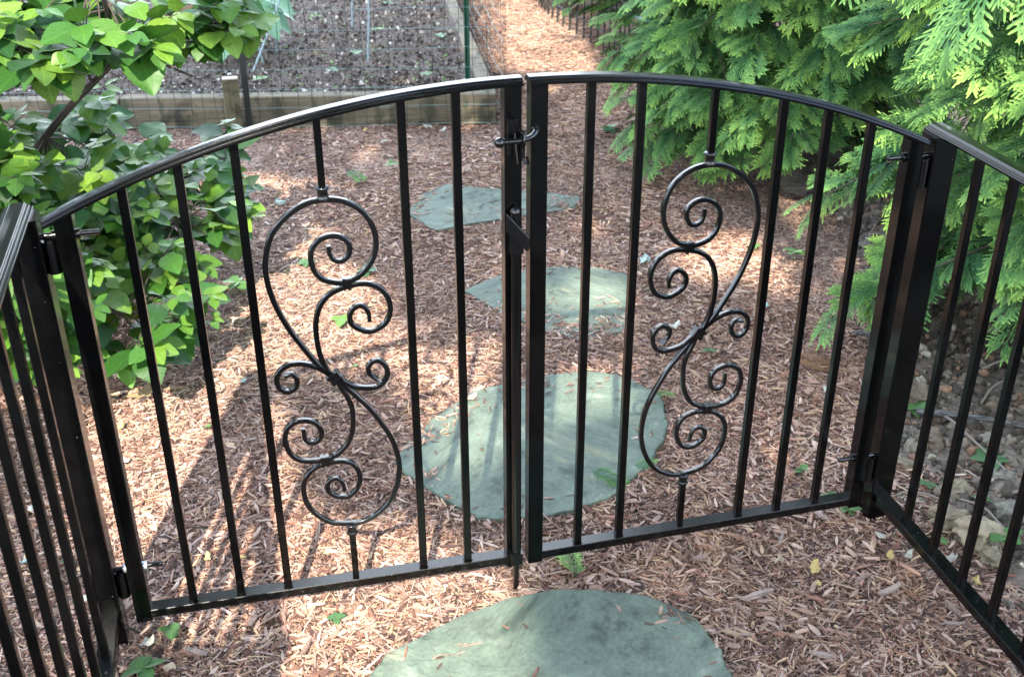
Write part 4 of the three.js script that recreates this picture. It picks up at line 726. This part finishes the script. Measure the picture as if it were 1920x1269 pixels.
[[0.56, 0.24, 0.085, 0.018, 0.1, 4, 'big greyish bark splinter, largest of the open ground'], [1.02, 0.4, 0.06, 0.016, 1.2, 2, 'reddish bark piece at the fence rail'], [0.54, -0.04, 0.05, 0.009, 2.2, 1, 'bark piece lying along the bottom rail'], [0.72, 0.04, 0.055, 0.008, 0.6, 4, 'pale bark sliver pointing at the hinge post'], [0.47, 0.07, 0.045, 0.014, 1.6, 2, 'stubby bark piece by the evergreen-side picket'], [0.5, 0.28, 0.06, 0.012, 0.4, 1, 'bark strip beside the nearest flagstone'], [0.9, 0.3, 0.075, 0.015, 2.7, 4, 'broad pale bark strip between the yellow flakes and the rail'], [0.86, 0.24, 0.05, 0.011, 1.9, 2, 'brown bark piece leaning on the broad pale strip'], [0.99, 0.45, 0.05, 0.011, 2.5, 4, 'pale bark piece in the corner by the fence rail'], [0.44, 0.35, 0.04, 0.013, 0.1, 6, 'tan bark block at the edge of the nearest flagstone'], [0.2, 0.2, 0.03, 0.009, 1.4, 2, 'upright bark chip on top of the nearest flagstone'], [0.3, 0.23, 0.028, 0.01, 0.1, 6, 'orange bark chip on the flagstone edge'], [0.69, -0.11, 0.05, 0.01, 1.1, 0, 'bark piece just behind the bottom rail'], [0.87, -0.03, 0.06, 0.014, 1.7, 4, 'square-ended pale bark strip under the bottom rail'], [0.93, -0.02, 0.055, 0.011, 2.2, 6, 'tan bark stick pointing to the hinge stile'], [-0.44, -0.97, 0.045, 0.012, 0.4, 6, 'orange-brown bark piece in the big scroll'], [0.13, -2.0, 0.06, 0.012, 0.3, 3, 'dark red bark piece between the two inner pickets'], [-1.0, -0.1, 0.045, 0.02, 2.5, 1, 'rectangular purple-grey bark block beside the stile foot'], [-0.84, 0.1, 0.06, 0.014, 1.5, 4, 'greyish bark piece in front of the hinge stile'], [0.72, 0.34, 0.06, 0.008, 2.9, 6, 'long thin bark sliver on the open ground'], [-0.06, 0.36, 0.04, 0.008, 1.2, 3, 'dark bark sliver across the sun edge of the flagstone'], [0.96, -1.07, 0.06, 0.012, 0.4, 6, 'orange bark strip right of the scroll'], [0.62, 0.47, 0.06, 0.013, 0.2, 4, 'pale bark strip at the picture bottom'], [-0.58, 0.15, 0.05, 0.012, 1.9, 1, 'bark piece in the sunny corner of the path']].forEach(([x, z, L, w, a, k, l]) => {
  const out = { pos: [], col: [], idx: [], cx: 0, cy: 0, cz: 0 }, keep = BARK[k].map((v) => v * 1.25); sliver(L, w, w * 0.5, keep, out);
  const g = flat(geoFrom(out.pos, null, out.pos.filter((_, i) => i % 3 !== 1).map((v) => v * 14), out.idx, out.col));
  const m = mesh('bark_piece', g, M.chunk); m.position.set(x, topY(x, z) + 0.006, z); m.rotation.y = a; tag(m, l, 'bark', 'large bark pieces on the path');
});
{ // lobed dry leaf
  const s = new THREE.Shape(), pts = []; for (let i = 0; i <= 40; i++) { const t = i / 40 * 2 * Math.PI, r = 0.5 * (0.72 + 0.3 * Math.cos(7 * t)) * (1 - 0.25 * Math.abs(Math.sin(t))); pts.push([Math.cos(t) * r * 1.35, Math.sin(t) * r]); }
  pts.forEach((p, i) => i ? s.lineTo(...p) : s.moveTo(...p));
  const g = new THREE.ExtrudeGeometry(s, { depth: 0.01, bevelEnabled: false, curveSegments: 4 }); g.rotateX(-Math.PI / 2); const p = g.attributes.position; for (let i = 0; i < p.count; i++) p.setY(i, p.getY(i) + 0.25 * Math.abs(p.getZ(i)) + 0.15 * p.getX(i) ** 2); g.computeVertexNormals();
  const m = mesh('dry_leaf', g, new THREE.MeshStandardMaterial({ color: C(0.3, 0.2, 0.1), roughness: 0.85, side: THREE.DoubleSide })); m.scale.setScalar(0.11); m.position.set(-1.0, topY(-1.0, -1.16) + 0.006, -1.16); m.rotation.y = 0.7; tag(m, 'curled tan lobed dry leaf on the sunny bark below the shrub', 'dry leaf');
}

// ---------------------------------------------------------------- the tall tree behind the photographer: its crown leaves the dapples on the ground
seed = 91;
const SUNNY = [ // where its gaps let the sun through, as ground outlines
  [[-0.97, -1.11], [-1.02, -1.58], [-0.99, -1.83], [-0.89, -1.55], [-0.71, -1.86], [-0.55, -2.18], [-0.33, -2.23], [-0.15, -1.82], [-0.12, -1.4], [-0.2, -1.18], [-0.42, -1.27], [-0.61, -1.16], [-0.65, -1.03], [-0.69, -1.19], [-0.78, -1.17], [-0.79, -0.84], [-0.9, -0.87]],
  [[-1.24, -0.92], [-1.14, -1.37], [-0.95, -0.98], [-0.82, -0.6], [-0.9, -0.18], [-1.13, -0.4]],
  [[-0.66, -1.04], [-0.55, -0.98], [-0.57, -0.58], [-0.43, -0.42], [-0.22, -0.28], [-0.24, -0.12], [-0.33, -0.08], [-0.66, -0.12], [-0.9, -0.18], [-0.88, -0.53], [-0.79, -0.78]],
  [[-1.05, -0.12], [-0.76, -0.09], [-0.57, -0.15], [-0.01, -0.07], [-0.02, 0.1], [-0.07, 0.42], [-0.57, 0.44], [-0.82, 0.25], [-0.62, 0.15], [-0.42, 0.1], [-0.67, 0.06]],
  [[-0.13, -1.32], [0.13, -1.23], [0.09, -0.92], [0, -0.77], [-0.16, -0.98]],
  [[-0.1, -0.8], [0.16, -0.97], [0.08, -0.57], [-0.1, -0.47]],
  [[0.36, -1.04], [0.62, -0.95], [0.53, -0.71], [0.3, -0.76]],
  [[0.54, -1.62], [0.83, -1.62], [0.75, -1.35], [0.49, -1.37]],
  [[1.5, -2.01], [1.61, -1.75], [1.42, -1.4], [1.28, -1.51]],
  [[1.23, -2.02], [1.39, -1.98], [1.16, -1.54], [1.09, -1.66]],
  [[1.55, -8.12], [2.05, -7.95], [1.75, -4.9], [1.59, -4.61], [1.04, -4.81]],
  [[1.36, -0.25], [1.4, -0.24], [1.33, -0.11], [1.27, -0.11]],
  [[-1.7, -2.0], [-1.1, -2.1], [-0.3, -2.35], [-0.2, -3.1], [-1.2, -3.3], [-1.7, -3.1]], // the shrub's upper leaves
  [[1.75, -1.5], [2.3, -1.3], [2.6, -1.9], [2.2, -2.4], [1.8, -2.1]], [[1.75, -3.4], [2.2, -3.5], [2.1, -4.1], [1.7, -3.9]], // evergreen tips
];
const SOFT = [[[-1.8, -1.2], [-1.15, -1.4], [-0.95, -1.95], [-0.55, -2.3], [-0.45, -3.2], [-1.0, -3.5], [-1.8, -3.2]], [[1.1, -2.9], [1.6, -2.4], [2.2, -2.6], [2.3, -3.6], [1.4, -3.8]], [[1.7, -1.4], [2.1, -1.1], [2.8, -1.4], [2.8, -2.3], [1.9, -2.4]], [[2.2, -5.2], [2.8, -5.2], [2.8, -6.2], [2.2, -6.2]], [[0.8, -4.4], [1.4, -4.2], [1.5, -4.8], [0.9, -4.9]]]; // thinner crown
const shadowAt = (p) => [p.x - SUN.x / SUN.y * p.y, p.z - SUN.z / SUN.y * p.y];
const lit = (p, m) => { const [x, z] = shadowAt(p); return SUNNY.some((q) => inPoly(x, z, q) || (m > 0 && distPoly(x, z, q) < m)); };
{
  const base = V(-0.9, 0, 6.4), t = thing('shade_tree', 'tall leafy tree behind the photographer, whose crown dapples the path with shade', 'tree', [base.x, 0, base.z]);
  const top = V(-0.7, 6.4, 6.1);
  mesh('trunk', tube([base.clone().sub(base), V(0.05, 2.2, -0.05), V(0.1, 4.4, -0.1), top.clone().sub(base)], 0.17, 0.08, 20, 14), M.bark, t);
  const limb = [];
  for (let k = 0; k < 26; k++) {
    const a = V(-0.8, rr(3.6, 6.2), 6.25), g = [rr(-2.4, 4.4), rr(-6, 1.5)], h = rr(5.4, 7.6), b = V(g[0] + SUN.x / SUN.y * h, h, g[1] + SUN.z / SUN.y * h), m = a.clone().lerp(b, 0.5).add(V(0, 0.35, 0));
    let ok = true; for (let i = 1; i <= 30; i++) { const s = i / 30, p = s < 0.5 ? a.clone().lerp(m, s * 2) : m.clone().lerp(b, s * 2 - 1); if (lit(p, 0.06)) ok = false; }
    if (ok) mesh('limb', tube([a.sub(base), m.sub(base), b.sub(base)], 0.05, 0.01, 14, 7), M.bark, t);
  }
  const lg = (() => { const pos = [0, 0, 0], n = 10; for (let i = 0; i < n; i++) { const a = i / n * 6.283, r = (i % 2 ? 0.62 : 1) * 0.5; pos.push(Math.cos(a) * r, -0.12 * r, Math.sin(a) * r); } const idx = []; for (let i = 0; i < n; i++) idx.push(0, 1 + (i + 1) % n, 1 + i); return geoFrom(pos, null, null, idx); })();
  const mats = [], cols = [];
  for (let i = 0; i < 26000; i++) {
    const g = [rr(-3.6, 5.2), rr(-7.5, 7.5)], edge = Math.min(g[0] + 3.6, 5.2 - g[0], g[1] + 7.5, 7.5 - g[1]);
    if (edge < 0.5 && R() < 0.6) continue;
    const h = 5.3 + 3.2 * R() * (0.6 + 0.4 * nz(g[0] * 0.7, g[1] * 0.7)), p = V(g[0] + SUN.x / SUN.y * h, h, g[1] + SUN.z / SUN.y * h), s = rr(0.14, 0.26);
    if (lit(p, s * 0.24)) continue;
    if (R() < 0.34 && SOFT.some((q) => inPoly(g[0], g[1], q))) continue;
    mats.push(pointing(p.sub(base), V(RN(), RN() * 0.4 - 0.2, RN()), V(RN() * 0.5, 1, RN() * 0.5 + 0.4), s)); cols.push(C(rr(0.04, 0.08), rr(0.1, 0.17), rr(0.02, 0.035)));
  }
  const cr = instanced('crown', lg, new THREE.MeshPhysicalMaterial({ roughness: 0.7, transmission: 0.25, thickness: 0, side: THREE.DoubleSide }), mats, cols, t); cr.userData.kind = 'stuff';
}

const renderer = new THREE.WebGLRenderer({ antialias: true });
renderer.setSize(1024, 676);
renderer.shadowMap.enabled = true;
renderer.toneMapping = THREE.LinearToneMapping;
renderer.toneMappingExposure = EXPOSURE;
renderer.render(scene, camera);
